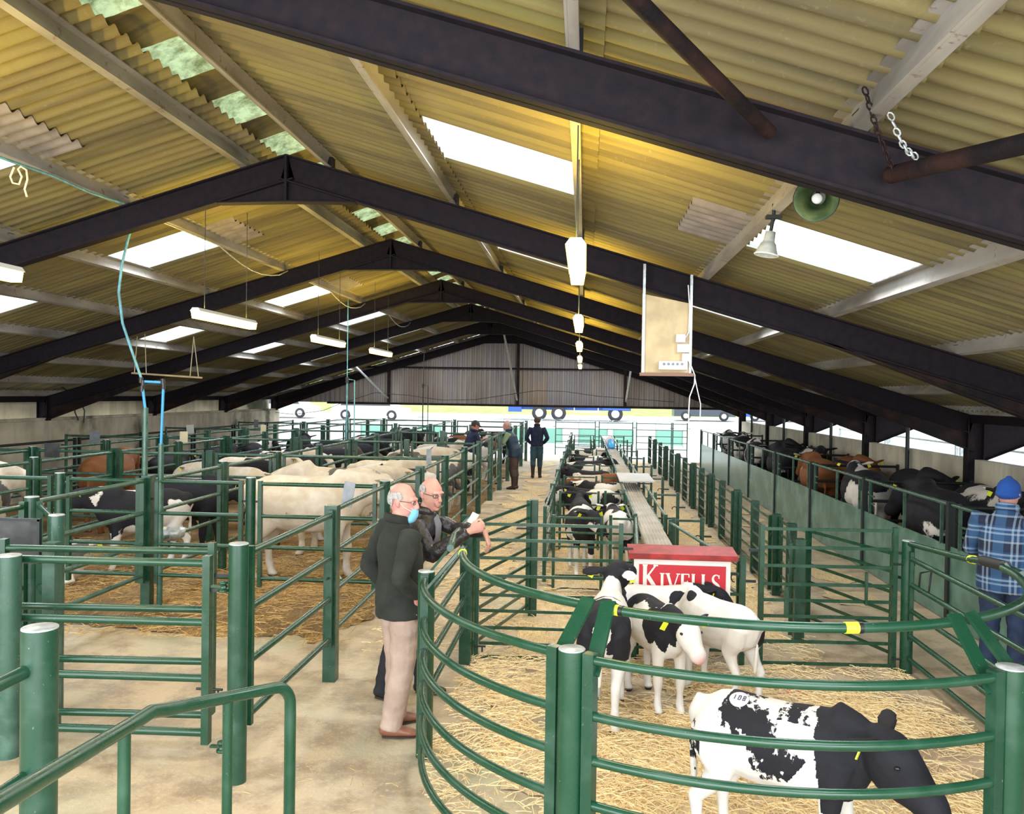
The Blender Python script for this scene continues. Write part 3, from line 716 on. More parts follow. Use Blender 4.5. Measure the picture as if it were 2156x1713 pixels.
def letter(ch, x, z, h, w):
    mb = MB(); T, t_ = h * .15, h * .055; y = SY - .0155
    cnt = [0]
    def s(a, b, wd, w2=None): cnt[0] += 1; stroke(mb, (x + a[0] * w, z + a[1] * h), (x + b[0] * w, z + b[1] * h), wd, y - .0005 * cnt[0], w2)
    def serif(cx, cz, l=.32): s((cx - l / 2, cz), (cx + l / 2, cz), t_)
    if ch == 'K':
        s((.16, 0), (.16, 1), T); serif(.16, .02); serif(.16, .98); s((.20, .45), (.82, .97), t_ * 1.2); s((.34, .57), (.92, .03), T); serif(.84, .98, .3); serif(.93, .02, .25)
    elif ch == 'I': s((.5, 0), (.5, 1), T); serif(.5, .02, .8); serif(.5, .98, .8)
    elif ch == 'V': s((.1, 1), (.5, 0), T); s((.5, .02), (.9, 1), t_ * 1.2); serif(.1, .98, .35); serif(.9, .98, .3)
    elif ch == 'E':
        s((.18, 0), (.18, 1), T); s((.05, .98), (.85, .98), t_); s((.05, .02), (.9, .02), t_); s((.2, .52), (.7, .52), t_); s((.85, .98), (.85, .8), t_); s((.9, .02), (.9, .22), t_); s((.7, .62), (.7, .42), t_)
    elif ch == 'L':
        s((.2, 0), (.2, 1), T); serif(.2, .98, .4); s((.05, .02), (.9, .02), t_); s((.9, .02), (.9, .24), t_)
    elif ch == 'S':
        P = [(.86, .80), (.80, .93), (.55, .985), (.28, .92), (.17, .76), (.28, .60), (.55, .49), (.80, .37), (.86, .22), (.72, .06), (.45, .015), (.20, .07), (.12, .24)]
        Wd = [t_, t_, t_, T * .6, T * .8, T, T * 1.05, T, T * .8, T * .6, t_, t_, t_]
        Q, Wq = [], []
        for i in range(len(P) - 1):
            p0, p1, p2, p3 = [Vector(P[max(0, min(len(P) - 1, i + k))]) for k in (-1, 0, 1, 2)]
            for f in (0, .25, .5, .75):
                Q.append(.5 * (2 * p1 + (p2 - p0) * f + (2 * p0 - 5 * p1 + 4 * p2 - p3) * f * f + (3 * p1 - p0 - 3 * p2 + p3) * f ** 3)); Wq.append(Wd[i] + (Wd[i + 1] - Wd[i]) * f)
        Q = [Vector((x + q.x * w, z + q.y * h)) for q in Q]; prev = None
        for i, q in enumerate(Q):
            t_ = (Q[min(i + 1, len(Q) - 1)] - Q[max(i - 1, 0)]).normalized(); n_ = Vector((-t_.y, t_.x)) * Wq[i] / 2
            cur = mb.ring([(q.x + n_.x, y - .003, q.y + n_.y), (q.x - n_.x, y - .003, q.y - n_.y), (q.x - n_.x, y, q.y - n_.y), (q.x + n_.x, y, q.y + n_.y)])
            if prev:
                for k in range(4): mb.face((prev[k], prev[(k + 1) % 4], cur[(k + 1) % 4], cur[k]))
            prev = cur
        s((.88, .78), (.88, .98), h * .04); s((.10, .02), (.10, .25), h * .04)
    return mb
xs = SX0 + .075
for ch, w, h in (('K', .135, .225), ('I', .05, .155), ('V', .115, .155), ('E', .082, .155), ('L', .075, .155), ('L', .075, .155), ('S', .075, .155)):
    obj('letter', letter(ch, xs, .663, h, w), M['ivory'], t); xs += w + .010
# ---------------------------------------------------------------- central calf pens, catwalk, right-hand fence
YC = [10.3, 12.95, 15.45, 18.05, 20.4, 23.0, 25.7, 28.3, 30.9]
ZC = (.88, .70, .53, .36, .18)
for i, Y in enumerate(YC):
    n_ = ORD[i]; far = i > 5
    zz = ZC if not far else ZC[::2]
    gate('pen_gate', 'low green calf pen gate, %s row behind the ring' % n_, 'gate', (-.37, Y), (.25, Y), zz, .02, .91, .012, .045, 'calf pen gates', rect=True)
    gate('hurdle', 'short green hurdle beside the catwalk, %s row of calf pens' % n_, 'hurdle', (.31, Y), (.66, Y), zz, .02, .92, .012, .045, 'calf pen end hurdles', rect=True)
    hk = gate('hurdle', 'short green hurdle right of the catwalk, %s row behind the sign' % n_, 'hurdle', (1.05, Y), (1.44, Y), zz[::2], .02, .92, .013, .055, 'hurdles right of catwalk', rect=True)
    if i < 5:
        k = MB(); k.tube([Vector((1.36 + .035 * math.cos(a), Y - .04, .68 + .035 * math.sin(a))) for a in [0.5 * j - .6 for j in range(9)]], .007, 6); obj('hook', k, M['darksteel'], hk)
    if i: post(-.46, Y - .02, 1.02, .04, 'green square post on the left of the calf pens, %s row' % n_, m='green', shape='square', group='calf pen posts')
    if i < len(YC) - 1:
        Y2 = YC[i + 1]
        gate('pen_fence', 'green side railing of the calf pens along the alley, %s pen' % n_, 'fence', (-.46, Y + .06), (-.46, Y2 - .08), (.98, .80, .62, .44, .26) if not far else (.98, .62, .26), .08, 1.0, .016, .045, 'calf pen sides', mm='greenold')
        gate('pen_fence', 'green rails between the calf pens and the catwalk, %s pen' % n_, 'fence', (.63, Y + .05), (.63, Y2 - .05), (.92, .74, .48, .22) if not far else (.92, .48), .02, .94, .018, .045, 'catwalk railings', mm='greenold')
        gate('pen_fence', 'green rails on the far side of the catwalk, %s length' % n_, 'fence', (.99, Y + .05), (.99, Y2 - .05), (.92, .72, .45, .2) if not far else (.92, .45), .02, .94, .018, .045, 'catwalk railings', mm='greenold')
# near ends of the catwalk rails, running down to the sign
gate('pen_fence', 'pale green rails left of the catwalk running forward to the sign', 'fence', (.63, 10.25), (.50, 7.74), (.90, .72, .5), .02, .92, .018, .04, 'catwalk railings', mm='greenold')
gate('pen_fence', 'pale green rails right of the catwalk running forward past the sign', 'fence', (1.03, 10.25), (1.40, 7.74), (.86, .60, .36), .02, .9, .018, .04, 'catwalk railings', mm='greenold')
cw = MB(); n = 56; prev = None
for i in range(n + 1):
    x = .665 + .27 * i / n; z = .80 + .008 * math.cos(2 * PI * i / 8)
    cur = cw.ring([(x, 7.8, z), (x, 34.0, z), (x, 34.0, .77), (x, 7.8, .77)])
    if prev:
        for k in range(4): cw.face((prev[k], prev[(k + 1) % 4], cur[(k + 1) % 4], cur[k]), k in (0,))
    else: cw.face(cur)
    prev = cur
cw.face(prev[::-1])
t = thing('catwalk', 'grey ribbed catwalk running away between the calf pens', 'catwalk', (.80, 7.8, 0))
obj('walkway_deck', cw, mat('worn_grey_deck', (0.34, 0.31, 0.27), .7, 0, 0, 3, (0.46, 0.43, 0.38)), t)
for Y in [7.9] + [y + 1.2 for y in YC[:6]]:
    k = MB(); k.bar((.68, Y, 0), (.68, Y, .77), .04, .04); k.bar((.93, Y, 0), (.93, Y, .77), .04, .04); k.bar((.67, Y, .74), (.94, Y, .74), .04, .04); obj('trestle', k, M['greenold'], t)
b = MB(); b.box((.87, 14.75, .965), (.57, 1.45, .02)); o = obj('table_board', b, mat('pale_grey_board', (.46, .46, .45), .6, 0, .1, 5)); tag(o, 'flat pale grey board lying across the catwalk rails', 'board')
# blue sack at the far end of the catwalk
b = MB(); b.loft([((.80, 25.2, .84), .10, .05), ((.80, 25.5, .90), .12, .09), ((.79, 25.8, .95), .11, .12), ((.78, 26.1, .88), .09, .06)], 12); o = obj('plastic_sack', b, M['hose']); tag(o, 'small blue plastic sack lying far along the catwalk', 'sack')
b = MB(); b.loft([((.80, 26.4, .84), .11, .04), ((.80, 26.8, .93), .13, .12), ((.81, 27.2, .95), .12, .12), ((.82, 27.6, .86), .09, .05)], 12); o = obj('paper_sack', b, mat('pale_pink_sack', (.7, .55, .5), .7)); tag(o, 'pale pink sack behind the blue one on the catwalk', 'sack')
# long low fence on the right of the calf alley
XF = 2.31; ys = [8.45, 9.7, 10.45, 11.75, 13.1, 14.5, 15.75, 17.0, 18.3, 19.8, 21.3, 22.8, 24.4, 26.2, 28.2, 30.4]
for i, Y in enumerate(ys):
    x = XF - (.22 if i == 0 else 0)
    post(x, Y, .97 if i else 1.0, .048, 'dark green post of the low fence before the sheet wall, %s from the front' % (ORD[i] if i < 14 else ('fifteenth', 'sixteenth')[i - 14]), shape='square', group='low fence posts')
    if i < len(ys) - 1:
        x2 = XF
        gate('hurdle', 'green hurdle in the low fence before the sheet wall, %s from the front' % (ORD[i] if i < 14 else 'fifteenth'), 'hurdle', (x + (.03 if i % 2 else -.05), Y + .08), (x2 + (.03 if i % 2 else -.05), ys[i + 1] - .08), (.90, .74, .58, .42, .26, .10) if i < 9 else (.90, .58, .26), .04, .94, .013, .045, 'low fence hurdles', mm='greenold', rect=True)
# far cross gates at the open end
for k, (a, b) in enumerate(((-1.15, .45), (.55, 1.9), (2.0, 3.4), (3.4, 4.0))):
    gate('hurdle', 'pale green hurdle across the far open end, %s from the left' % ORD[k], 'hurdle', (a, 33.6), (b, 33.6), (1.3, 1.05, .8, .55, .3), .02, 1.35, .016, .05, 'hurdles across the open end', m='greenold')
# ---------------------------------------------------------------- right: sheeted wall, dividing gates
XP = 3.90
yp = [6.5, 9.45, 12.25, 15.05, 17.8, 20.6, 23.4, 26.2, 29.0]
for i, Y in enumerate(yp):
    if i: post(XP, Y, 1.28, .035, 'dark slim post in the sheeted wall of the right pens, %s from the front' % ORD[i - 1], m='darksteel', shape='square', group='sheeted wall posts')
    if i < len(yp) - 1:
        Y2 = yp[i + 1]
        t = thing('sheet_panel', 'grey green steel sheet panel with rail above, %s along the right pens' % ORD[i], 'panel', (XP, (Y + Y2) / 2, 0), 'sheeted panels of the right pens')
        b = MB(); b.box((XP, (Y + Y2) / 2, .41), (.02, Y2 - Y - .07, .80)); obj('sheet', b, M['sheet'], t)
        b = MB(); b.tube([(XP, Y + .05, 1.25), (XP, Y2 - .05, 1.25)], .022, 10); obj('rail', b, M['greenold'], t)
        for f in (.08, .47, .92):
            b = MB(); b.bar((XP, Y + (Y2 - Y) * f, .8), (XP, Y + (Y2 - Y) * f, 1.25), .03, .03); obj('upright', b, M['greenold'], t)
        b = MB(); yy = Y + (Y2 - Y) * .86
        for z in (.95, 1.05): b.bar((XP, yy, z), (XP, yy + .18, z), .02, .02)
        obj('ladder_rung', b, M['greenold'], t)
        if i:
            gate('cross_rail', 'dark steel rail gate dividing the right-hand cattle pens, %s from the front' % ORD[i], 'gate', (XP + .06, Y), (5.35, Y), (1.22, .95, .68, .41), .1, 1.26, .022, .05, 'dividing gates of right pens', m='darksteel')
# ---------------------------------------------------------------- left: grid of cattle pens
XL = [-2.06, -4.63, -7.2, -8.55]
YL = [8.75, 10.65, 12.6, 14.65, 16.7, 18.8, 20.9, 23.1, 25.5, 28.0, 30.3]
LN = ['alley fence', 'second long fence', 'third long fence', 'fourth long fence']
ZP = (1.37, 1.03, .70, .37)
for j, X in enumerate(XL):
    for i, Y in enumerate(YL):
        if j == 0 and i == 0: pass
        lab = 'green post of the left cattle pens, %s, %s cross row' % (LN[j], ORD[i])
        rnd = (i + j) % 3 != 1
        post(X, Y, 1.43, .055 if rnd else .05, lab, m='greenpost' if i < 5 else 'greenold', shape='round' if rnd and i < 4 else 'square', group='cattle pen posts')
    seg = [(8.75, 6.86)] if j == 0 else []
    for i in range(len(YL) - 1):
        zz = ZP if i < 6 else ZP[::2]
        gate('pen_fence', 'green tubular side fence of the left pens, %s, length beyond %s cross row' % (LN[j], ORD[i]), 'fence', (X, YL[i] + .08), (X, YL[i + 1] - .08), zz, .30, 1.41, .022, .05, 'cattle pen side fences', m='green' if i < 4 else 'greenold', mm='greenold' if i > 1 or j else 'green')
gate('pen_fence', 'green tubular fence right behind the man in the green fleece', 'fence', (-2.04, 6.86), (-2.06, 8.67), (1.38, 1.04, .71, .38), .3, 1.41, .023, .05, 'cattle pen side fences')
gate('pen_fence', 'green tubular side fence in front of the black cow', 'fence', (-4.63, 6.85), (-4.63, 8.66), (1.38, 1.04, .71, .38), .3, 1.41, .023, .05, 'cattle pen side fences', mm='greenold')
mids = {0: (-3.50, -5.62), 2: (-5.68,), 4: (-3.5, -5.75), 6: (-3.5,), 8: (-3.4, -5.7)}
for i, Y in enumerate(YL):
    if i % 2: continue
    if i in (2, 4, 6, 8): gate('pen_gate', 'green cross gate between the fourth long fence and the left wall, %s row' % ORD[i], 'gate', (-8.63, Y), (-10.62, Y), ZP[::2], .28, 1.40, .022, .05, 'cattle pen cross gates', m='greenold')
    zz = ZP if i < 6 else ZP[::2]
    for j in range(3):
        a, b = XL[j] - .08, XL[j + 1] + .08
        ms = [m_ for m_ in mids.get(i, ()) if b < m_ < a]
        cuts = [a] + ms + [b]
        for q in range(len(cuts) - 1):
            p0 = cuts[q] - (.08 if q else 0); p1 = cuts[q + 1] + (.08 if q + 1 < len(cuts) - 1 else 0)
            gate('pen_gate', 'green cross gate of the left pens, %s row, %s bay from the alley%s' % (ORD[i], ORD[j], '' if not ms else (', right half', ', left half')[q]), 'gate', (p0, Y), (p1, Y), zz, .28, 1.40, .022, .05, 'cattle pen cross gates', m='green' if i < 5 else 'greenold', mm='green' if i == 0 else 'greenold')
        for m_ in ms:
            post(m_, Y, 1.43, .052, 'green middle post in the %s cross row, %s bay from the alley' % (ORD[i], ORD[j]), m='greenpost' if i < 5 else 'greenold', shape='round' if i < 2 else 'square', group='cattle pen posts')
# dark rail fence along the left wall
for i in range(6):
    y0 = 14.6 + i * 2.7
    gate('wall_rail', 'dark steel rail pen along the left wall, %s length from the front' % ORD[i], 'fence', (-10.7, y0), (-10.7, y0 + 2.6), (1.26, .9, .55), .02, 1.3, .025, .06, 'dark rails by the left wall', m='darksteel')
# ================================================================== CATTLE
def solid(mb, name, voxel, smooth=4, fac=0.5):
    """one continuous skin from overlapping lofts"""
    me = mb.mesh(name + '_raw'); o = bpy.data.objects.new(name + '_raw', me); C.objects.link(o)
    r = o.modifiers.new('r', 'REMESH'); r.mode = 'VOXEL'; r.voxel_size = voxel; r.use_smooth_shade = True
    s = o.modifiers.new('s', 'SMOOTH'); s.factor = fac; s.iterations = smooth
    dg = bpy.context.evaluated_depsgraph_get(); dg.update()
    out = bpy.data.meshes.new_from_object(o.evaluated_get(dg)); out.name = name
    C.objects.unlink(o); bpy.data.objects.remove(o); bpy.data.meshes.remove(me)
    out.materials.clear()
    out.polygons.foreach_set('use_smooth', [True] * len(out.polygons)); out.update()
    return out
def coat_mat(name, light, dark, hoof=(0.03, 0.022, 0.018), dirt=0.0, edge=0.30):
    m = mat(name, light, 0.75, spec=0.25); at_ = nd(m, 'ShaderNodeAttribute', attribute_name='coat')
    sp = nd(m, 'ShaderNodeSeparateColor'); lk(m, at_.outputs['Color'], sp.inputs[0])
    v = coords(m)
    n = noise_tex(m, mapped(m, v, (1, 1, .55)), 48, 4, .7)
    a = nd(m, 'ShaderNodeMath', operation='MULTIPLY_ADD'); lk(m, n, a.inputs[0]); a.inputs[1].default_value = edge; a.inputs[2].default_value = -edge / 2
    s = nd(m, 'ShaderNodeMath', operation='ADD'); lk(m, sp.outputs[0], s.inputs[0]); lk(m, a.outputs[0], s.inputs[1])
    b = noise_tex(m, v, 5, 6)
    lt = mixc(m, ramp(m, b, (0.42, (0.6 + dirt * .4,) * 3), (0.66, (0, 0, 0))), light, tuple(c * k for c, k in zip(light, (0.84 - dirt * .3, 0.79 - dirt * .35, 0.70 - dirt * .4))))
    c = mixc(m, ramp(m, s.outputs[0], (0.47, (0, 0, 0)), (0.53, (1, 1, 1))), lt, dark)
    c = mixc(m, sp.outputs[1], c, (0.72, 0.36, 0.34))
    c = mixc(m, sp.outputs[2], c, hoof)
    lk(m, c, bsdf(m).inputs['Base Color'])
    f = noise_tex(m, mapped(m, v, (1, 1, .35)), 140, 3, .6)
    bp = nd(m, 'ShaderNodeBump'); bp.inputs['Strength'].default_value = 0.35; bp.inputs['Distance'].default_value = 0.008
    lk(m, f, bp.inputs['Height']); lk(m, bp.outputs['Normal'], bsdf(m).inputs['Normal'])
    return m
M['holstein'] = coat_mat('black_and_white_coat', (0.70, 0.68, 0.66), (0.012, 0.012, 0.016))
M['speckled'] = coat_mat('speckled_black_and_white_coat', (0.70, 0.68, 0.66), (0.012, 0.012, 0.016), edge=1.0)
M['cream'] = coat_mat('cream_coat', (0.66, 0.60, 0.52), (0.10, 0.095, 0.09), dirt=.4, edge=.5)
M['brown'] = coat_mat('red_brown_coat', (0.62, 0.52, 0.42), (0.20, 0.075, 0.025), dirt=.5)
M['eye'] = mat('dark_eye', (0.008, 0.007, 0.008), 0.08)

TRUNK_CALF = [(-.47, .730, .085, .095), (-.41, .695, .140, .165), (-.30, .670, .172, .198), (-.14, .645, .182, .212), (.04, .640, .178, .215), (.20, .648, .160, .222), (.31, .670, .136, .208), (.40, .695, .098, .165)]
TRUNK_COW = [(-.49, .755, .105, .105), (-.42, .715, .185, .185), (-.30, .685, .215, .220), (-.12, .655, .235, .240), (.06, .650, .228, .243), (.21, .665, .190, .240), (.32, .695, .150, .215), (.42, .725, .105, .160)]
def beast(kind, scale=1.0, neck=(20, 0), head=(-25, 0), dark=None, hind=0.0, fore=0.0, voxel=.011, tail=True, lying=False, seed=0, hs=1.0, ln=None):
    """returns (body mesh, eye places, ear-tag places); x forward, z up; neck and head are (elevation, yaw) in degrees"""
    mb = MB(); cow = kind == 'cow'; TR = TRUNK_COW if cow else TRUNK_CALF
    mb.loft([((x, 0, z), w, h) for x, z, w, h in TR], 18)
    if not lying:
        for sy in (-1, 1):
            k = 1.25 if cow else 1.18; fx = fore * sy; hx = hind * sy
            mb.loft([((.30, sy * .085, .66), .050 * k, .095 * k), ((.285, sy * .095, .52), .047 * k, .062 * k), ((.29 + fx * .5, sy * .092, .38), .036 * k, .042 * k), ((.30 + fx, sy * .090, .265), .036 * k, .038 * k), ((.295 + fx, sy * .088, .17), .023 * k, .025 * k), ((.295 + fx, sy * .088, .085), .029 * k, .030 * k), ((.315 + fx, sy * .088, .045), .026 * k, .030 * k), ((.325 + fx, sy * .088, .022), .034 * k, .038 * k)], 12, (1, 0, 0))
            mb.loft([((-.36, sy * .085, .70), .075 * k, .115 * k), ((-.335, sy * .105, .58), .072 * k, .105 * k), ((-.30 + hx * .3, sy * .108, .47), .052 * k, .068 * k), ((-.355 + hx * .7, sy * .100, .385), .035 * k, .045 * k), ((-.415 + hx, sy * .095, .315), .030 * k, .040 * k), ((-.405 + hx, sy * .092, .21), .023 * k, .027 * k), ((-.39 + hx, sy * .092, .095), .029 * k, .031 * k), ((-.375 + hx, sy * .092, .05), .026 * k, .030 * k), ((-.36 + hx, sy * .092, .022), .034 * k, .038 * k)], 12, (1, 0, 0))
    else:
        for sy in (-1, 1):
            mb.loft([((.30, sy * .12, .62), .06, .08), ((.36, sy * .16, .52), .04, .045), ((.22, sy * .17, .50), .03, .03), ((.12, sy * .15, .49), .03, .03)], 10)
            mb.loft([((-.33, sy * .14, .64), .08, .11), ((-.18, sy * .21, .55), .055, .07), ((-.33, sy * .23, .51), .035, .04), ((-.15, sy * .23, .50), .03, .03)], 10)
    e, yw = [math.radians(a) for a in neck]; hp, hy = [math.radians(a) for a in head]
    D = lambda p, q: Vector((math.cos(p) * math.cos(q), math.cos(p) * math.sin(q), math.sin(p)))
    n0 = Vector((.34, 0, .745 if not cow else .77)); nd_ = D(e, yw); Ln = ln or (.20 if not cow else .28)
    n1 = n0 + nd_ * Ln; k = 1.22 if cow else 1.0
    mb.loft([(n0 - nd_ * .06, .098 * k, .165 * k), (n0 + nd_ * Ln * .35, .082 * k, .138 * k), (n0 + nd_ * Ln * .75, .070 * k, .112 * k), (n1 + nd_ * .02, .064 * k, .088 * k)], 14)
    hd = D(hp, hy); up = (Vector((0, 0, 1)) - hd * hd.z).normalized(); side = up.cross(hd).normalized()
    h = (1.16 if not cow else 1.12) * hs
    hl = h * (.86 if not cow else .92)
    poll = n1 + up * .03
    mb.loft([(poll - hd * .03, .062 * h, .070 * h), (poll + hd * .03 * hl - up * .012, .078 * h, .094 * h), (poll + hd * .10 * hl - up * .022, .082 * h, .102 * h), (poll + hd * .17 * hl - up * .030, .066 * h, .086 * h), (poll + hd * .24 * hl - up * .036, .054 * h, .064 * h), (poll + hd * .29 * hl - up * .040, .057 * h, .060 * h), (poll + hd * .32 * hl - up * .042, .050 * h, .048 * h)], 16, tuple(up))
    eyes, tags = [], []
    nb = poll + hd * .334 * hl - up * .030
    for sy in (-1, 1):
        r = poll + side * sy * .062 * h + up * .03 * h - hd * .005
        d = (side * sy * .86 - hd * .42 - up * .10).normalized()
        mb.loft([(r, .024, .018), (r + d * .05 * h, .036 * h, .016), (r + d * .10 * h, .040 * h, .015), (r + d * .145 * h, .022 * h, .012)], 10, tuple((hd * .7 + up * .7).normalized().cross(d)))
        eyes.append(poll + hd * .115 * hl + side * sy * .073 * h + up * .022 * h)
        tags.append((r + d * .085 * h + hd * .016 + up * .0, d, hd))
    if tail:
        mb.loft([((-.48, 0, .80 if not cow else .83), .022, .022), ((-.525, .004, .72), .022, .022), ((-.525, .008, .55), .019, .019), ((-.515, .012, .43), .024, .024), ((-.51, .014, .35), .018, .018)], 8)
    if lying:
        for i, q in enumerate(mb.v): mb.v[i] = (q[0], q[1], q[2] - .44)
        eyes = [p - Vector((0, 0, .44)) for p in eyes]; tags = [(p - Vector((0, 0, .44)), d, f) for p, d, f in tags]
    xs = scale * (1.0 if cow else .90); SC = Vector((xs, scale, scale))
    mb.v = [(q[0] * xs, q[1] * scale, q[2] * scale) for q in mb.v]
    eyes = [p * SC for p in eyes]; tags = [(p * SC, d, f) for p, d, f in tags]
    me = solid(mb, kind + '_body', voxel, 5)
    ca = me.color_attributes.new('coat', 'FLOAT_COLOR', 'POINT')
    nose = (poll + hd * .335 * hl - up * .044 - (Vector((0, 0, .44)) if lying else Vector((0, 0, 0)))) * SC
    cols = []
    for v in me.vertices:
        p = Vector((v.co.x / xs, v.co.y / scale, v.co.z / scale))
        if lying: p = p + Vector((0, 0, .44))
        dk = dark(p, n1, hd) if dark else 0.0
        dk += 0.30 * noise.noise(p * 7 + Vector((seed, 0, 0))) + .14 * noise.noise(p * 22 + Vector((0, seed, 0)))
        pk = max(0.0, min(1.0, 1.35 - (v.co - nose).length / (.052 * scale)))
        hf = max(0.0, min(1.0, (.036 - p.z) / .012)) if not lying else 0.0
        cols.extend((max(0, min(1, .5 + dk)), pk * (0.9 if dk < 0 else 0.0), hf, 1))
    ca.data.foreach_set('color', cols)
    if not lying: me['nostrils'] = ';'.join('%.4f,%.4f,%.4f' % tuple(Vector(q) * 1.0) for q in [Vector(((nb + side * sy * .023 * h).x * xs, (nb + side * sy * .023 * h).y * scale, (nb + side * sy * .023 * h).z * scale)) for sy in (-1, 1)])
    return me, eyes, tags
def put_beast(name, cat, spec, m, label, x, y, deg, group=None, tags=True, z=0.0, part=True):
    me, eyes, tg = spec
    t = thing(name, label, cat, (x, y, z), group, math.radians(deg))
    if not me.materials: me.materials.append(m)
    b = obj('body', me, None, t)
    if part:
        for p in eyes:
            e = MB(); e.loft([(p - Vector((.006, 0, 0)), .010, .010), (p + Vector((.006, 0, 0)), .010, .010)], 10); obj('eye', e, M['eye'], t, None, True)
        for o in me.get('nostrils', '').split(';') if me.get('nostrils') else []:
            p = Vector([float(a) for a in o.split(',')]); e = MB(); e.loft([(p - Vector((.004, 0, .002)), .006, .009), (p + Vector((.004, 0, .002)), .006, .009)], 8); obj('nostril', e, M['eye'], t, None, True)
        if tags:
            for p, d, f in tg:
                e = MB(); u = (d * .5 + Vector((0, 0, -1))).normalized(); e.bar(p + f * .012, p + f * .012 + u * .062, .046, .005, f); obj('ear_tag', e, M['yellow'], t, 'yellow ear tag', True)
    return t
def blobs(*bl):
    """signed patches: (x, y, z, rx, ry, rz, sign); the last that covers a point wins"""
    def f(p, n1, hd):
        v = -0.6
        for x, y, z, rx, ry, rz, s in bl:
            d = math.sqrt(((p.x - x) / rx) ** 2 + ((p.y - y) / ry) ** 2 + ((p.z - z) / rz) ** 2)
            q = (1 - d) * 1.2
            if q > -0.35: v = max(v, q) if s > 0 else min(v, -q)
        return v
    return f
def auto(seed, bias, fr=2.6, face=True):
    def f(p, n1, hd):
        v = bias + 1.5 * noise.noise(p * fr + Vector((seed * 7.3, seed * 1.7, 0)))
        if p.z < .42: v -= (.42 - p.z) * (6 if bias < .5 else 1)
        if face and (p - n1).dot(hd) > -.05 and (p - n1).length < .45: v += .55
        return v
    return f

# the five calves in the sale ring
FULL = lambda p, n1, hd: (p - n1)
def d_a(p, n1, hd):
    v = blobs((-.33, 0, .80, .25, .30, .24, 1), (-.30, .14, .62, .22, .10, .22, 1), (-.30, -.14, .62, .22, .10, .22, 1))(p, n1, hd)
    if p.x < -.15 and p.z > .56: v = max(v, .45)
    if p.x < -.505 or (p.x < -.44 and abs(p.y) < .035): v = -.6
    if p.x > .30 and p.z > .70: v = max(v, .5 * min(1, (p.x - .36) * 12))
    if p.z < .50: v = -.6
    if -.03 < p.x < .06 and p.z > .82: v = max(v, .15 - abs(p.x - .02) * 9)
    return v
calf_a = beast('calf', 1.02, (50, -4), (4, -22), d_a, .03, 0, .0105, seed=3)
put_beast('calf', 'calf', calf_a, M['holstein'], 'calf seen from behind with black rump and black raised head', .19, 6.32, 84, 'calves in the sale ring')
def d_b(p, n1, hd):
    v = blobs((.24, -.12, .74, .16, .10, .16, 1), (.10, .05, .84, .26, .14, .09, 1), (.36, .10, .70, .12, .10, .16, 1), (.44, .0, .86, .16, .12, .10, 1), (-.25, 0, .80, .14, .2, .12, 1))(p, n1, hd)
    q = p - n1
    if q.dot(hd) > .055: v = -.6
    elif q.length < .19 and abs(p.y) > .02: v = max(v, .35)
    if q.length < .30 and q.dot(hd) < .03 and (abs((q - hd * q.dot(hd)).y) > .085): v = .6
    if p.z < .46: v = -.6
    return v
calf_b = beast('calf', .92, (4, 4), (-30, 2), d_b, .0, .02, .0105, seed=11)
put_beast('calf', 'calf', calf_b, M['holstein'], 'calf facing the viewer with white face and pink nose', .57, 6.60, -70, 'calves in the sale ring')
d_c = blobs((-.38, -.15, .68, .09, .08, .15, 1), (-.44, -.10, .60, .06, .06, .10, 1), (.30, .08, .84, .06, .05, .05, 1), (-.30, .12, .45, .03, .03, .03, 1))
calf_c = beast('calf', .90, (-30, 0), (-72, 0), d_c, .05, 0, .0105, seed=19)
put_beast('calf', 'calf', calf_c, M['holstein'], 'mostly white calf turned away with small black flank spots', 1.07, 6.80, 124, 'calves in the sale ring')
def d_d(p, n1, hd):
    v = blobs((-.44, -.05, .72, .09, .2, .14, 1), (.18, -.14, .72, .12, .1, .16, 1))(p, n1, hd)
    if p.x > .34 and p.z > .55: v = .6
    if p.z < .45: v = -.6
    return v
calf_d = beast('calf', .88, (8, -4), (-30, -8), d_d, .03, 0, .0105, seed=27)
put_beast('calf', 'calf', calf_d, M['holstein'], 'calf standing sideways at the back with black head before the sign', .66, 7.30, 2, 'calves in the sale ring')
def d_e(p, n1, hd):
    n_ = noise.noise(p * 26); v = -.55
    u = Vector((.10 + .26, 0, .56 - .84)).normalized(); q = Vector((p.x + .26, 0, p.z - .84)); a = q.dot(u); perp = abs(q.x * u.z - q.z * u.x)
    if p.y < .04 and -.03 < a < .46: v = max(v, (.085 - perp) * 6 + .35 * n_ - .05)
    if p.z > .80 and .0 < p.x < .2: v = max(v, .3 - abs(p.x - .10) * 4 + .3 * n_)
    if p.x < -.40 and p.z < .72: v = max(v, .12 + .5 * n_ - abs(p.z - .58) * 2.2)
    if p.x > .20 - .12 * (p.z - .8) and p.z > .42: v = max(v, .6 * min(1, (p.x - .17) * 14) + .2 * n_)
    if p.z < .40: v = -.5
    return v
calf_e = beast('calf', 1.0, (-4, -6), (-32, -10), d_e, .04, .03, .0095, seed=33, hs=1.2, ln=.14)
ce = put_beast('calf', 'calf', calf_e, M['speckled'], 'nearest calf at the bottom right with lowered black head and round lot sticker', 1.00, 4.30, -29, 'calves in the sale ring')
k = MB(); k.lathe((-.20, -.065, .846), [(.048, -.012), (.048, .003), (0, .004)], 20, (-.03, -.42, 1)); stk = obj('lot_sticker', k, mat('lilac_sticker', (.72, .68, .82), .5), ce, 'pale round lot sticker', True)
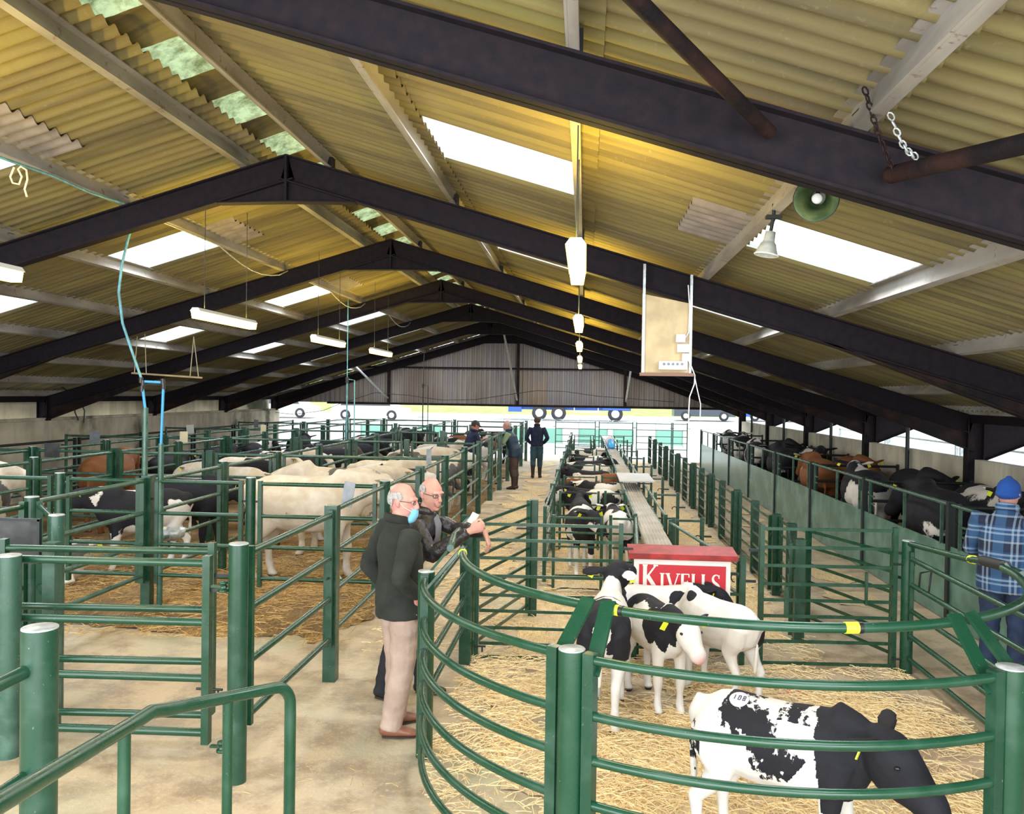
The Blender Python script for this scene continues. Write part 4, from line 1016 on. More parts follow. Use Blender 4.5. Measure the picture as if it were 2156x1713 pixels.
def digit(ch, c, u, v, h):
    mb = MB(); SEG = {'1': [((.5, 0), (.5, 1))], '0': [((.2, 0), (.8, 0)), ((.8, 0), (.8, 1)), ((.8, 1), (.2, 1)), ((.2, 1), (.2, 0))], '8': [((.2, 0), (.8, 0)), ((.8, 0), (.8, 1)), ((.8, 1), (.2, 1)), ((.2, 1), (.2, 0)), ((.2, .5), (.8, .5))]}
    for a, b in SEG[ch]: mb.tube([c + u * a[0] * h * .62 + v * a[1] * h, c + u * b[0] * h * .62 + v * b[1] * h], .0022, 6)
    return mb
u = Vector((1, 0, .03)).normalized(); v = Vector((0, .92, .39)).normalized()
for i, ch in enumerate('108'): obj('digit', digit(ch, Vector((-.230 + .024 * i, -.080, .847)), u, v, .030), M['navyroof'], stk, None, True)

# stock of other coats, each mesh shared by several animals
VAR = {
    'cream': (beast('cow', 1.46, (8, 6), (-40, 10), auto(2, -.85, 2.0, False), .05, .03, .024, seed=2), 'cream', 'cream cow'),
    'creamgrey': (beast('cow', 1.42, (-4, -8), (-50, -20), auto(5, -.28, 3.4, False), -.04, .04, .024, seed=5), 'cream', 'cream cow with grey flecks'),
    'grey': (beast('cow', 1.40, (14, 10), (-30, 25), auto(4, .18, 3.0), .05, -.03, .024, seed=6), 'cream', 'grey roan cow'),
    'black': (beast('cow', 1.44, (6, 8), (-42, 30), auto(9, .75), .04, .04, .024, seed=9), 'holstein', 'black cow'),
    'pied': (beast('cow', 1.44, (16, -10), (-30, -25), auto(13, .12), -.05, .03, .024, seed=13), 'holstein', 'black and white cow'),
    'piedlight': (beast('cow', 1.40, (2, 12), (-45, 10), auto(17, -.18), .05, .0, .024, seed=17), 'holstein', 'white cow with black patches'),
    'brown': (beast('cow', 1.42, (10, 5), (-38, 15), auto(21, .60), .04, .04, .024, seed=21), 'brown', 'red brown cow'),
    'calfpied': (beast('calf', 1.0, (18, 14), (-30, 30), auto(25, .02, 3.2), .04, .03, .016, seed=25), 'holstein', 'black and white calf'),
    'calfdark': (beast('calf', 1.0, (26, -10), (-20, -30), auto(29, .40, 3.0), .04, .03, .016, seed=29), 'holstein', 'mostly black calf'),
    'calflight': (beast('calf', 1.0, (8, 0), (-38, 10), auto(35, -.25, 3.4), .02, .03, .016, seed=35), 'holstein', 'white calf with dark patches'),
    'calfbrown': (beast('calf', 1.0, (12, 8), (-30, 10), auto(37, .35, 3.0), .02, .03, .016, seed=37), 'brown', 'brown and white calf'),
    'calflying': (beast('calf', 1.05, (20, 40), (-30, 80), auto(39, -.5, 3.0, False), 0, 0, .02, False, True, 39), 'cream', 'cream calf'),
}
def stock(var, x, y, deg, where, group, near=True, what=None, size=1.0):
    spec, mk, nm = VAR[var]
    calf = var.startswith('calf')
    t = put_beast('calf' if calf else 'cow', 'calf' if calf else 'cow', spec, M[mk], (what or nm) + ' ' + where, x, y, deg, group, near, 0, near)
    t.scale = (size,) * 3
    return t
GL, GR, GC = 'cattle in the left pens', 'cattle in the right-hand pens', 'calves in the middle pens'
# left pens, from the front; each pen is two post lengths deep
stock('cream', -3.42, 10.35, 3, 'standing broadside in the nearest pen beside the alley', GL, what='large cream cow')
stock('pied', -5.75, 10.75, 222, 'with lowered head turned left in the front pens', GL, size=.80)
stock('black', -5.60, 11.75, -14, 'looking right over the rail beside the tall standpipe', GL, size=.84)
stock('calflying', -6.35, 9.55, 30, 'lying in straw at the left of the front pens', GL)
stock('creamgrey', -3.5, 11.95, 182, 'behind the large cream cow by the alley', GL)
stock('creamgrey', -7.9, 10.4, 88, 'standing against the fence at the far left front', GL)
stock('brown', -7.85, 13.6, 95, 'showing its side between the left posts', GL)
fill = [
    ('cream', 0, 2, .16, 12), ('piedlight', 0, 2, .40, 172), ('cream', 0, 2, .64, 6), ('grey', 0, 2, .87, 186),
    ('cream', 1, 2, .18, 170), ('black', 1, 2, .42, 8), ('cream', 1, 2, .66, 14), ('pied', 1, 2, .88, 190), ('black', 2, 2, .75, 92),
    ('grey', 0, 4, .16, 184), ('cream', 0, 4, .40, 4), ('piedlight', 0, 4, .62, 176),
    ('creamgrey', 1, 4, .18, 6), ('black', 1, 4, .42, 182), ('grey', 1, 4, .66, 12), ('black', 1, 4, .88, 185), ('black', 2, 4, .3, 88), ('pied', 2, 4, .8, 92),
    ('creamgrey', 0, 6, .16, 6), ('pied', 0, 6, .42, 182), ('brown', 0, 6, .72, 170), ('black', 1, 6, .2, 10), ('piedlight', 1, 6, .5, 186), ('black', 1, 6, .8, 4), ('black', 2, 6, .5, 90),
    ('pied', 0, 8, .25, 12), ('black', 0, 8, .65, 175), ('black', 1, 8, .3, 5), ('pied', 1, 8, .7, 185)]
DEEP = ['at the front', 'second from the front', 'third from the front', 'at the back']
for i_, (var, j, i, f, deg) in enumerate(fill):
    x = (XL[j] + XL[j + 1]) / 2 + (-.24 if abs(deg) < 60 else .24 if abs(deg) > 120 else 0); y = YL[i] + (YL[i + 2] - YL[i]) * f
    q = DEEP[[r for r in fill if r[1] == j and r[2] == i].index((var, j, i, f, deg))]
    stock(var, x, y, deg, '%s of %s left pen row, %s bay' % (q, ORD[i // 2], ORD[j]), GL, i < 4, None, .86)
# right-hand pens
for var, x, y, deg, w in [
    ('piedlight', 4.95, 8.85, 62, 'with large rump nearest on the right beside the blue hat'), ('black', 4.34, 10.95, 86, 'close behind the sheeted wall, second pen on the right'), ('pied', 5.08, 11.2, 266, 'standing beside the black cow, second pen on the right'),
    ('pied', 4.34, 13.7, 87, 'in the third pen on the right'), ('black', 5.08, 13.5, 268, 'by the concrete, third pen on the right'), ('brown', 4.34, 16.3, 86, 'in the fourth right-hand pen by the sheeted wall'), ('brown', 5.08, 16.6, 267, 'in the fourth right-hand pen by the concrete'),
    ('black', 4.34, 19.2, 88, 'in the fifth pen on the right'), ('piedlight', 4.34, 21.9, 87, 'in the sixth pen on the right'), ('pied', 5.08, 19.3, 267, 'in the fifth pen on the right'), ('black', 5.08, 22.1, 268, 'in the sixth pen on the right'), ('pied', 4.5, 24.8, 84, 'in the seventh pen on the right'), ('piedlight', 4.6, 27.6, 86, 'in the farthest pen on the right')]:
    stock(var, x, y, deg, w, GR, y < 18)
# middle calf pens
for var, x, y, deg, w in [
    ('calfpied', -.02, 11.35, -82, 'facing forward in the first calf pen'), ('calflight', .44, 11.4, 97, 'on the right of the first calf pen'), ('calfdark', -.03, 12.3, 96, 'behind in the first calf pen, head up'),
    ('calfpied', .12, 13.75, 176, 'standing sideways in the second calf pen'), ('calflight', .30, 14.85, 186, 'behind in the second calf pen'), ('calfbrown', .14, 16.2, 4, 'in the third calf pen'), ('calfdark', .16, 17.1, 182, 'in the third calf pen'),
    ('calflight', .12, 18.9, 178, 'in the fourth calf pen'), ('calfdark', .12, 19.7, 5, 'in the fourth calf pen'), ('calfpied', .12, 21.4, 184, 'in the fifth calf pen'), ('calflight', .1, 24.3, 3, 'in the sixth calf pen')]:
    stock(var, x, y, deg, w, GC, y < 15)
# ================================================================== PEOPLE
def skin_mat(name, base, red):
    m = mat(name, base, 0.5, spec=0.35); v = coords(m); n = noise_tex(m, v, 9, 5)
    lk(m, mixc(m, ramp(m, n, (0.40, (0, 0, 0)), (0.65, (0.8,) * 3)), base, red), bsdf(m).inputs['Base Color'])
    bsdf(m).inputs['Subsurface Weight'].default_value = 0.0
    return m
M['skin'] = skin_mat('ruddy_skin', (0.50, 0.26, 0.205), (0.50, 0.17, 0.15))
M['skin2'] = skin_mat('fair_skin', (0.48, 0.27, 0.205), (0.46, 0.18, 0.145))
M['greyhair'] = mat('short_grey_hair', (0.36, 0.345, 0.335), .8, 0, .25, 60, bump=.5, bscale=160)
M['darkhair'] = mat('short_brown_hair', (0.05, 0.028, 0.018), .8, 0, .25, 60, bump=.5, bscale=160)
M['fleece'] = mat('dark_green_fleece', (0.011, 0.0135, 0.010), .95, 0, 0, 7, (0.021, 0.024, 0.019), .4, 90)
M['leather'] = mat('dark_brown_leather', (0.010, 0.008, 0.009), .38, 0, 0, 9, (0.026, 0.021, 0.022), .6, 22)
M['jumper'] = mat('grey_jumper', (0.17, 0.165, 0.19), .9)
M['beige'] = mat('beige_trousers', (0.33, 0.235, 0.185), .85, 0, 0, 6, (0.42, 0.31, 0.25), .3, 30)
M['darktrouser'] = mat('black_navy_trousers', (0.010, 0.011, 0.018), .8, 0, 0.3, 8)
M['tanshoe'] = mat('tan_leather_shoe', (0.20, 0.075, 0.04), .45, 0, .2, 12)
M['blackshoe'] = mat('black_shoe', (0.012, 0.012, 0.014), .4)
M['sole'] = mat('dark_sole', (0.035, 0.02, 0.014), .8)
M['mask'] = mat('pale_blue_mask', (0.17, 0.46, 0.66), .8)
M['navy'] = mat('navy_wool', (0.008, 0.012, 0.045), .9, 0, .3, 14)
M['teal'] = mat('teal_trousers', (0.022, 0.060, 0.080), .85, 0, .2, 8)
M['boot'] = mat('brown_wellington', (0.028, 0.018, 0.014), .5, 0, .25, 10)
M['gilet'] = mat('navy_quilted_gilet', (0.010, 0.028, 0.055), .6, 0, .25, 16)
M['olive'] = mat('pale_olive_sleeves', (0.22, 0.29, 0.16), .9)
M['brownbreech'] = mat('brown_breeches', (0.060, 0.036, 0.030), .85, 0, .2, 9)
M['beanie'] = mat('blue_knit_hat', (0.008, 0.060, 0.27), .95, bump=.6, bscale=120)
M['jeans'] = mat('dark_jeans', (0.012, 0.024, 0.06), .85, 0, .3, 10)
def plaid():
    m = mat('blue_plaid_shirt', (0.01, 0.04, 0.12), .85); v = coords(m)
    x = nd(m, 'ShaderNodeSeparateXYZ'); lk(m, v, x.inputs[0])
    def band(sock, period, w, off):
        a = nd(m, 'ShaderNodeMath', operation='ADD'); lk(m, sock, a.inputs[0]); a.inputs[1].default_value = 10.45 + off
        b = nd(m, 'ShaderNodeMath', operation='MODULO'); lk(m, a.outputs[0], b.inputs[0]); b.inputs[1].default_value = period
        c = nd(m, 'ShaderNodeMath', operation='LESS_THAN'); lk(m, b.outputs[0], c.inputs[0]); c.inputs[1].default_value = w
        return c.outputs[0]
    c = mixc(m, band(x.outputs[2], .20, .09, 0), (0.010, 0.040, 0.105), (0.006, 0.012, 0.036))
    k = nd(m, 'ShaderNodeMath', operation='MULTIPLY'); lk(m, band(x.outputs[0], .20, .08, .01), k.inputs[0]); k.inputs[1].default_value = .5
    c = mixc(m, k.outputs[0], c, (0.03, 0.10, 0.22))
    for s, o in ((2, .03), (0, .045), (2, .065), (0, .08), (2, .13)):
        k = nd(m, 'ShaderNodeMath', operation='MULTIPLY'); lk(m, band(x.outputs[s], .20, .016, o), k.inputs[0]); k.inputs[1].default_value = .26
        c = mixc(m, k.outputs[0], c, (0.45, 0.58, 0.68))
    lk(m, c, bsdf(m).inputs['Base Color']); return m
M['plaid'] = plaid()

def hand(mb, w, d, n, side, curl=25, sc=1.0, spread=0.0):
    d, n = d.normalized(), n.normalized(); s = d.cross(n).normalized() * side       # s points to the thumb side
    mb.loft([(w - d * .02, .026, .022), (w + d * .02, .030, .019), (w + d * .055, .039, .016), (w + d * .09, .041, .014)], 12, tuple(n))
    for i, (L, r) in enumerate(((.070, .0090), (.078, .0094), (.073, .0090), (.057, .0080))):
        p = w + d * (.088 - (.006 if i in (0, 3) else 0)) + s * (.030 - .020 * i) * sc; dr = (d + s * spread * (1.5 - i) * .12).normalized()
        pts = [p - dr * .02, p]; a = 0
        for f in (.45, .32, .26):
            a += math.radians(curl * (1 + .12 * i)); q = (dr * math.cos(a) + n * math.sin(a)).normalized(); p = p + q * L * f; pts.append(p)
        mb.loft([(q, r * (1.1 if k < 2 else 1.0 - .08 * (k - 2)), r * (1.05 if k < 2 else 1.0 - .08 * (k - 2))) for k, q in enumerate(pts)], 8, tuple(s))
    p = w + d * .022 + s * .026; q1 = p + (s * .55 + d * .75 + n * .25).normalized() * .038; q2 = q1 + (s * .15 + d * .9 + n * .45).normalized() * .030; q3 = q2 + (d * .85 + n * .5).normalized() * .022
    mb.loft([(p, .015, .013), (q1, .0115, .0105), (q2, .0100, .0095), (q3, .0085, .008)], 8, tuple(n))

def person(label, loc, rz, P, look, mats, group='people in the market', voxel=.007, kind='hair', hem=.80, long_boot=False, scale=1.0, trouser_w=1.0, hands=((25, 25)), coat_r=1.0, collar=True, sleeve=None, palm=None, vest=False):
    """P: joints of the figure, forward is +y; look: (yaw, pitch) of the head in degrees"""
    V = lambda k: Vector(P[k])
    t = thing('person', label, 'person', loc, group, rz)
    pel, wai, che, nec, hea = V('pelvis'), V('waist'), V('chest'), V('neck'), V('head')
    up = (hea - nec).normalized()
    R = Matrix.Rotation(math.radians(look[0]), 3, 'Z') @ Matrix.Rotation(math.radians(look[1]), 3, 'X')
    H = lambda x, y, z: hea + R @ Vector((x, y, z))
    fw = (0, 1, 0)
    b = MB()
    sl, sr = V('sho_l'), V('sho_r')
    b.loft([(pel - Vector((0, 0, .05)), .150, .105), (pel + Vector((0, 0, .04)), .152, .105), (wai, .138, .100), (che, .160, .110), (nec - Vector((0, 0, .09)), .120, .080), (nec, .058, .060), (nec * .35 + hea * .65 - Vector((0, 0, .03)), .054, .060)], 18, fw)
    for s, h_, k_, a_ in (('l', 'hip_l', 'kne_l', 'ank_l'), ('r', 'hip_r', 'kne_r', 'ank_r')):
        h_, k_, a_ = V(h_), V(k_), V(a_)
        b.loft([(h_, .085, .090), (h_ * .5 + k_ * .5, .070, .075), (k_, .050, .055), (k_ * .6 + a_ * .4, .050, .054), (a_, .034, .038)], 12, fw)
        b.loft([(a_ + Vector((0, 0, -.02)), .035, .040), (a_ + V('toe_' + s) * .5 - Vector((0, 0, .05)), .040, .028), (a_ + V('toe_' + s) - Vector((0, 0, .065)), .034, .018)], 10)
    for s, sd in (('l', 1), ('r', -1)):
        S_, E_, W_ = V('sho_' + s), V('elb_' + s), V('wri_' + s)
        b.loft([(che * .3 + S_ * .7, .050, .055), (S_, .050, .052), (S_ * .5 + E_ * .5, .043, .045), (E_, .036, .038)], 12, fw)
        b.loft([(E_, .036, .037), (E_ * .6 + W_ * .4, .035, .036), (W_, .025, .022)], 12, (0, 0, 1) if abs((W_ - E_).normalized().z) < .8 else fw)
        n = Vector(palm[0 if s == 'l' else 1]) if palm else Vector((-sd, 0, 0))
        dv = V('han_' + s) if ('han_' + s) in P else (W_ - E_)
        hand(b, W_ + dv.normalized() * .01, dv, n - dv.normalized() * n.dot(dv.normalized()), sd if n.x * sd <= 0 else -sd, hands[0 if s == 'l' else 1])
    # head: skull, jaw, nose, brow, ears
    hv = lambda pts, n=16, u=(0, 1, 0): b.loft([(H(*c), w, h) for c, w, h in pts], n, tuple(R @ Vector(u)))
    hv([((0, -.012, .085), .050, .066), ((0, -.014, .055), .071, .090), ((0, -.012, .02), .076, .096), ((0, -.004, -.02), .073, .090), ((0, .010, -.06), .063, .078), ((0, .026, -.092), .048, .058), ((0, .040, -.112), .030, .036)], 20)
    b.loft([(H(0, .088, .012), .011, .012), (H(0, .104, -.018), .014, .014), (H(0, .108, -.034), .018, .014)], 10)
    b.loft([(H(-.046, .074, .022), .014, .010), (H(0, .086, .024), .016, .010), (H(.046, .074, .022), .014, .010)], 10)
    b.loft([(H(-.020, .080, -.048), .016, .016), (H(0, .086, -.048), .018, .016), (H(.020, .080, -.048), .016, .016)], 10)
    b.loft([(H(-.022, .088, -.062), .010, .007), (H(0, .096, -.060), .012, .009), (H(.022, .088, -.062), .010, .007)], 10)
    b.loft([(H(-.018, .088, -.074), .010, .007), (H(0, .093, -.075), .012, .009), (H(.018, .088, -.074), .010, .007)], 10)
    b.loft([(H(-.008, .078, -.104), .016, .014), (H(.008, .078, -.104), .016, .014)], 8)
    for sd in (-1, 1):
        b.loft([(H(sd * .076, -.012, .018), .010, .016), (H(sd * .084, -.020, .004), .010, .022), (H(sd * .083, -.014, -.020), .009, .014), (H(sd * .078, -.008, -.034), .008, .009)], 10, tuple(R @ Vector((0, 1, 0))))
    body = solid(b, 'person_body', voxel, 3, .4)
    body.materials.append(mats['skin']); obj('body', body, None, t)
    for sd in (-1, 1):
        e = MB(); c = H(sd * .031, .0755, .004); e.loft([(c - R @ Vector((.004, 0, 0)), .011, .006), (c + R @ Vector((.004, 0, 0)), .011, .006)], 10); obj('eye', e, M['ivory'], t, None, True)
        e = MB(); c = H(sd * .031, .087, .004); e.loft([(c, .0045, .0045), (c + R @ Vector((0, .001, 0)), .0045, .0045)], 8); obj('pupil', e, M['eye'], t, None, True)
    def shell(cond, grow, name, m):
        h = MB(); rows = []; N, K = 72, 40
        for i in range(K + 1):
            ph = PI * i / K; row = []
            for j in range(N):
                th = 2 * PI * j / N
                x, y, z = math.sin(ph) * math.cos(th), math.sin(ph) * math.sin(th), math.cos(ph)
                row.append((H(x * (.078 + grow), -.012 + y * (.097 + grow), .012 + z * (.092 + grow)), (x, y, z)))
            rows.append(row)
        ids = [h.ring([p for p, _ in r]) for r in rows]
        for i in range(K):
            for j in range(N):
                q = [rows[i][j][1], rows[i + 1][j][1], rows[i + 1][(j + 1) % N][1], rows[i][(j + 1) % N][1]]
                if cond(sum(a[0] for a in q) / 4, sum(a[1] for a in q) / 4, sum(a[2] for a in q) / 4): h.face((ids[i][j], ids[i + 1][j], ids[i + 1][(j + 1) % N], ids[i][(j + 1) % N]), True)
        o = obj(name, h, m, t, None, True); md = o.modifiers.new('thick', 'SOLIDIFY'); md.thickness = .006; md.offset = 1; return o
    if kind == 'bald': shell(lambda x, y, z: z > -.60 - .2 * y and z < .45 - .25 * max(0, y) + .06 * math.sin(9 * x) and y < .22 + .08 * math.sin(11 * z) and not (abs(x) > .55 and z < .02 + .1 * y and y > -.42), .003, 'hair', mats['hair'])
    elif kind == 'crop': shell(lambda x, y, z: (z > .30 - .0 * y and y < .62 or y < .18) and z > -.6 and not (abs(x) > .8 and z < -.05 and y > -.2), .005, 'hair', mats['hair'])
    elif kind == 'cap':
        shell(lambda x, y, z: z > .02, .012, 'cap', mats['hat'])
        c = MB(); c.loft([(H(0, .085, .035), .060, .006), (H(0, .125, .028), .055, .005), (H(0, .15, .022), .04, .005)], 12, tuple(R @ Vector((0, 0, 1)))); obj('cap_peak', c, mats['hat'], t, None, True)
        shell(lambda x, y, z: y < -.1 and -.6 < z <= .1, .003, 'hair', mats['hair'])
    elif kind == 'beanie':
        h = MB(); h.loft([(H(0, -.012, -.01), .086, .106), (H(0, -.012, .035), .088, .108), (H(0, -.014, .075), .080, .098), (H(0, -.016, .105), .060, .070), (H(0, -.016, .125), .03, .035)], 20, tuple(R @ Vector((0, 1, 0)))); obj('hat', h, mats['hat'], t, 'blue knitted hat', True)
        h = MB(); h.loft([(H(0, -.012, -.022), .091, .111), (H(0, -.012, .012), .092, .112)], 20, tuple(R @ Vector((0, 1, 0))), .3); obj('hat_brim', h, mats['hat'], t, None, True)
    # clothes: coat with sleeves, trousers, footwear
    c = MB(); g = coat_r; he = pel * 1.0; he.z = hem
    c.loft([(he, .185 * g, .150 * g), (pel + Vector((0, 0, .06)), .182 * g, .150 * g), (wai, .172 * g, .143 * g), (che, .190 * g, .142 * g), (nec - Vector((0, 0, .10)), .165 * g, .112 * g), (nec - Vector((0, 0, .03)), .095, .085), (nec + up * .015, .068, .072)], 22, fw, .12)
    arms = {}
    for s in 'lr':
        S_, E_, W_ = V('sho_' + s), V('elb_' + s), V('wri_' + s); arms[s] = MB()
        F = (W_ - E_).normalized(); U = (E_ - S_).normalized()
        arms[s].loft([(che * .25 + S_ * .75, .062, .072), (S_, .070 * g, .078), (S_ * .5 + E_ * .5, .064, .068), (E_ - U * .03, .058, .062), (E_ + U * .012, .054, .056)], 14, fw, .5)
        arms[s].loft([(E_ - F * .012, .056, .058), (E_ + F * .04, .058, .060), (E_ * .5 + W_ * .5, .052, .055), (E_ * .06 + W_ * .94, .044, .044)], 14, (0, 0, 1) if abs(F.z) < .8 else fw, .4)
    def cloth(mb, nm, vx, amp, seed, m, lab=None):
        me = solid(mb, nm, vx, 3, .5)
        for v in me.vertices:
            p = v.co; f = noise.noise(Vector((p.x * 6 + seed, p.y * 6, p.z * 16))) * .6 + noise.noise(Vector((p.x * 16, p.y * 16 + seed, p.z * 22))) * .4
            v.co = p + v.normal * f * amp
        me.materials.append(m); return obj(nm, me, None, t, lab)
    vx = max(.011, voxel * 1.4)
    cloth(c, 'waistcoat' if vest else 'jacket', vx, .010, 3, mats['coat'], mats.get('coat_label'))
    for s in 'lr': cloth(arms[s], 'sleeve', vx, .009, 5, sleeve or mats['coat'])
    if collar:
        k = MB(); A = [nec + Vector((math.cos(a) * .078, math.sin(a) * .080 - .004, .020 + .018 * -math.sin(a))) for a in [PI / 2 + .5 + i * (2 * PI - 1.0) / 14 for i in range(15)]]
        k.loft([(p, .013, .030) for p in A], 8); obj('collar', k, mats.get('collar', mats['coat']), t, None, True)
    q = MB(); w_ = trouser_w
    q.loft([(pel + Vector((0, 0, .10)), .155, .118), (pel, .165, .128), (pel - Vector((0, 0, .07)), .165, .125)], 18, fw, .3)
    for s in 'lr':
        h_, k_, a_ = V('hip_' + s), V('kne_' + s), V('ank_' + s)
        end = a_ + Vector((0, 0, -.035 if not long_boot else .22))
        q.loft([(h_, .098, .108), (h_ * .5 + k_ * .5, .086 * w_, .092 * w_), (k_, .073 * w_, .080 * w_), (k_ * .5 + end * .5, .070 * w_, .076 * w_), (end, .063 * w_, .070 * w_)], 14, fw, .15)
    cloth(q, 'trousers', vx, .010, 8, mats['trousers'])
    for s in 'lr':
        a_, to = V('ank_' + s), V('toe_' + s); f = MB(); z = lambda p, h: Vector((p.x, p.y, a_.z - .09 + h))
        tn = to.normalized()
        f.loft([(z(a_ - tn * .055, .048), .034, .040), (z(a_ - tn * .01, .052), .040, .048), (z(a_ + to * .45, .042), .046, .036), (z(a_ + to * .85, .032), .047, .026), (z(a_ + to * 1.1, .026), .036, .018)], 14)
        if long_boot: f.loft([(z(a_, .05), .046, .052), (z(a_, .16), .052, .058), (z(a_, .36), .066, .072)], 14, fw, .1)
        me = solid(f, 'shoe', .008, 2); me.materials.append(mats['shoe']); o = obj('boot' if long_boot else 'shoe', me, None, t)
        s_ = MB(); s_.loft([(z(a_ - tn * .05, .010), .036, .010), (z(a_ + to * .4, .010), .050, .010), (z(a_ + to * 1.05, .010), .042, .010)], 14); obj('sole', s_, M['sole'], o, None, True)
    return t, H, R
def base_pose(**kw):
    P = dict(pelvis=(0, 0, .95), waist=(0, .01, 1.08), chest=(0, .0, 1.29), neck=(0, -.02, 1.48), head=(0, .01, 1.625),
             sho_l=(-.185, -.01, 1.40), sho_r=(.185, -.01, 1.40), elb_l=(-.235, -.05, 1.12), elb_r=(.235, -.05, 1.12), wri_l=(-.20, .10, .93), wri_r=(.20, .10, .93),
             hip_l=(-.09, 0, .90), hip_r=(.09, 0, .90), kne_l=(-.10, .02, .49), kne_r=(.10, .02, .49), ank_l=(-.105, -.01, .09), ank_r=(.105, -.01, .09), toe_l=(-.02, .155, 0), toe_r=(.02, .155, 0))
    P.update(kw); return P
def glasses(t, H, R, m):
    g = MB()
    for sd in (-1, 1):
        A = [H(sd * .034 + .024 * math.cos(a), .092, .002 + .0125 * math.sin(a)) for a in [i * PI / 6 for i in range(13)]]
        g.tube(A, .0022, 6); g.tube([H(sd * .058, .096, .008), H(sd * .078, .05, .008), H(sd * .082, -.01, .006)], .0022, 6)
    g.tube([H(-.011, .100, .005), H(.011, .100, .005)], .0022, 6)
    obj('glasses', g, m, t, None, True)
# 1 - green fleece, beige trousers, hands in pockets
P = base_pose(head=(.02, .015, 1.60), neck=(0, -.02, 1.455), sho_r=(.19, -.01, 1.39), elb_r=(.275, -.13, 1.12), wri_r=(.20, .045, .965), elb_l=(-.275, -.12, 1.12), wri_l=(-.16, -.02, .96), han_l=(.5, -.1, -.9), han_r=(-.45, .2, -.9), ank_r=(.10, -.10, .09), ank_l=(-.09, .03, .09), kne_r=(.10, -.01, .49), kne_l=(-.09, .04, .49), toe_r=(.08, .14, 0), toe_l=(.02, .155, 0))
t1, H, R = person('older man in dark green fleece and beige trousers with blue mask under his nose', (-1.27, 5.86, 0), math.radians(-52), P, (-44, -8), dict(skin=M['skin'], hair=M['greyhair'], coat=M['fleece'], trousers=M['beige'], shoe=M['tanshoe']), kind='bald', voxel=.0062, hem=.80, trouser_w=1.12, coat_r=1.06)
glasses(t1, H, R, M['blackjack'])
k = MB(); k.loft([(H(0, .092, -.052), .052, .022), (H(0, .092, -.080), .050, .028), (H(0, .078, -.112), .042, .030), (H(0, .060, -.128), .03, .025)], 14, tuple(R @ Vector((0, 1, 0)))); mk = obj('face_mask', k, M['mask'], t1, 'pale blue face mask', True)
k = MB()
for sd in (-1, 1): k.tube([H(sd * .048, .085, -.055), H(sd * .072, .03, -.03), H(sd * .083, -.014, .012)], .0016, 6)
obj('strap', k, M['white'], mk, None, True)
# 2 - leather jacket, leaning on the rail, card in hand
P = base_pose(pelvis=(0, -.02, .93), waist=(0, .06, 1.07), chest=(0, .15, 1.25), neck=(.01, .22, 1.44), head=(.035, .275, 1.585),
              sho_r=(.185, .20, 1.36), elb_r=(.24, .34, 1.15), wri_r=(.18, .615, 1.335), sho_l=(-.17, .20, 1.36), elb_l=(-.17, .40, 1.29), wri_l=(-.11, .66, 1.285), han_l=(0, .35, -.9), han_r=(-.05, .8, .35),
              ank_r=(.10, -.08, .09), ank_l=(-.10, .18, .09), kne_r=(.10, .02, .49), kne_l=(-.10, .15, .49), hip_l=(-.09, -.01, .88), hip_r=(.09, -.01, .88), toe_r=(.03, .155, 0))
t2, H, R = person('bald man in black leather jacket leaning on the ring rail holding a card', (-1.42, 6.52, 0), math.radians(-98), P, (-34, -9), dict(skin=M['skin2'], hair=M['greyhair'], coat=M['leather'], trousers=M['darktrouser'], shoe=M['blackshoe']), kind='bald', voxel=.0062, hem=.86, hands=(22, 48), palm=((0, -1, 0), (-1, 0, 0)))
glasses(t2, H, R, M['darksteel'])
k = MB(); k.loft([((.0, .285, 1.19), .050, .016), ((.0, .318, 1.26), .058, .016), ((.005, .320, 1.34), .060, .02), ((.012, .300, 1.40), .045, .02)], 12, (0, 1, 0)); obj('jumper', k, M['jumper'], t2, 'grey jumper at the open jacket front', True)
b = MB(); b.box((-.815, 6.31, 1.425), (.055, .004, .085), Matrix.Rotation(.5, 3, 'Y') @ Matrix.Rotation(.4, 3, 'Z')); o = obj('paper_card', b, M['white'])
CARD = tag(o, 'small white card held up by the man in the leather jacket', 'card')
# 3 - navy jumper, walking away
P = base_pose(elb_r=(.30, -.03, 1.14), wri_r=(.19, .14, .98), elb_l=(-.30, -.03, 1.14), wri_l=(-.19, .14, .98), ank_r=(.09, .10, .09), ank_l=(-.10, -.10, .11), kne_r=(.09, .08, .50))
person('man in navy jumper walking away down the straw alley', (-1.33, 24.1, 0), math.radians(2), P, (0, 0), dict(skin=M['skin2'], hair=M['darkhair'], coat=M['navy'], trousers=M['teal'], shoe=M['boot']), kind='crop', voxel=.010, hem=.92, long_boot=True, trouser_w=1.1)
# 4 - navy gilet and pale sleeves, leaning on the alley fence
P = base_pose(chest=(0, .10, 1.27), waist=(0, .05, 1.08), neck=(0, .16, 1.45), head=(0, .21, 1.58), sho_l=(-.19, .13, 1.37), sho_r=(.19, .13, 1.37), elb_l=(-.24, .24, 1.15), elb_r=(.24, .24, 1.15), wri_l=(-.12, .42, 1.28), wri_r=(.12, .42, 1.28))
person('man in navy gilet with pale green sleeves and brown wellingtons at the alley fence', (-1.72, 21.2, 0), math.radians(80), P, (4, -8), dict(skin=M['skin'], hair=M['greyhair'], coat=M['gilet'], trousers=M['brownbreech'], shoe=M['boot']), kind='bald', voxel=.010, hem=.80, long_boot=True, coat_r=1.12, sleeve=M['olive'], vest=True, trouser_w=1.15)
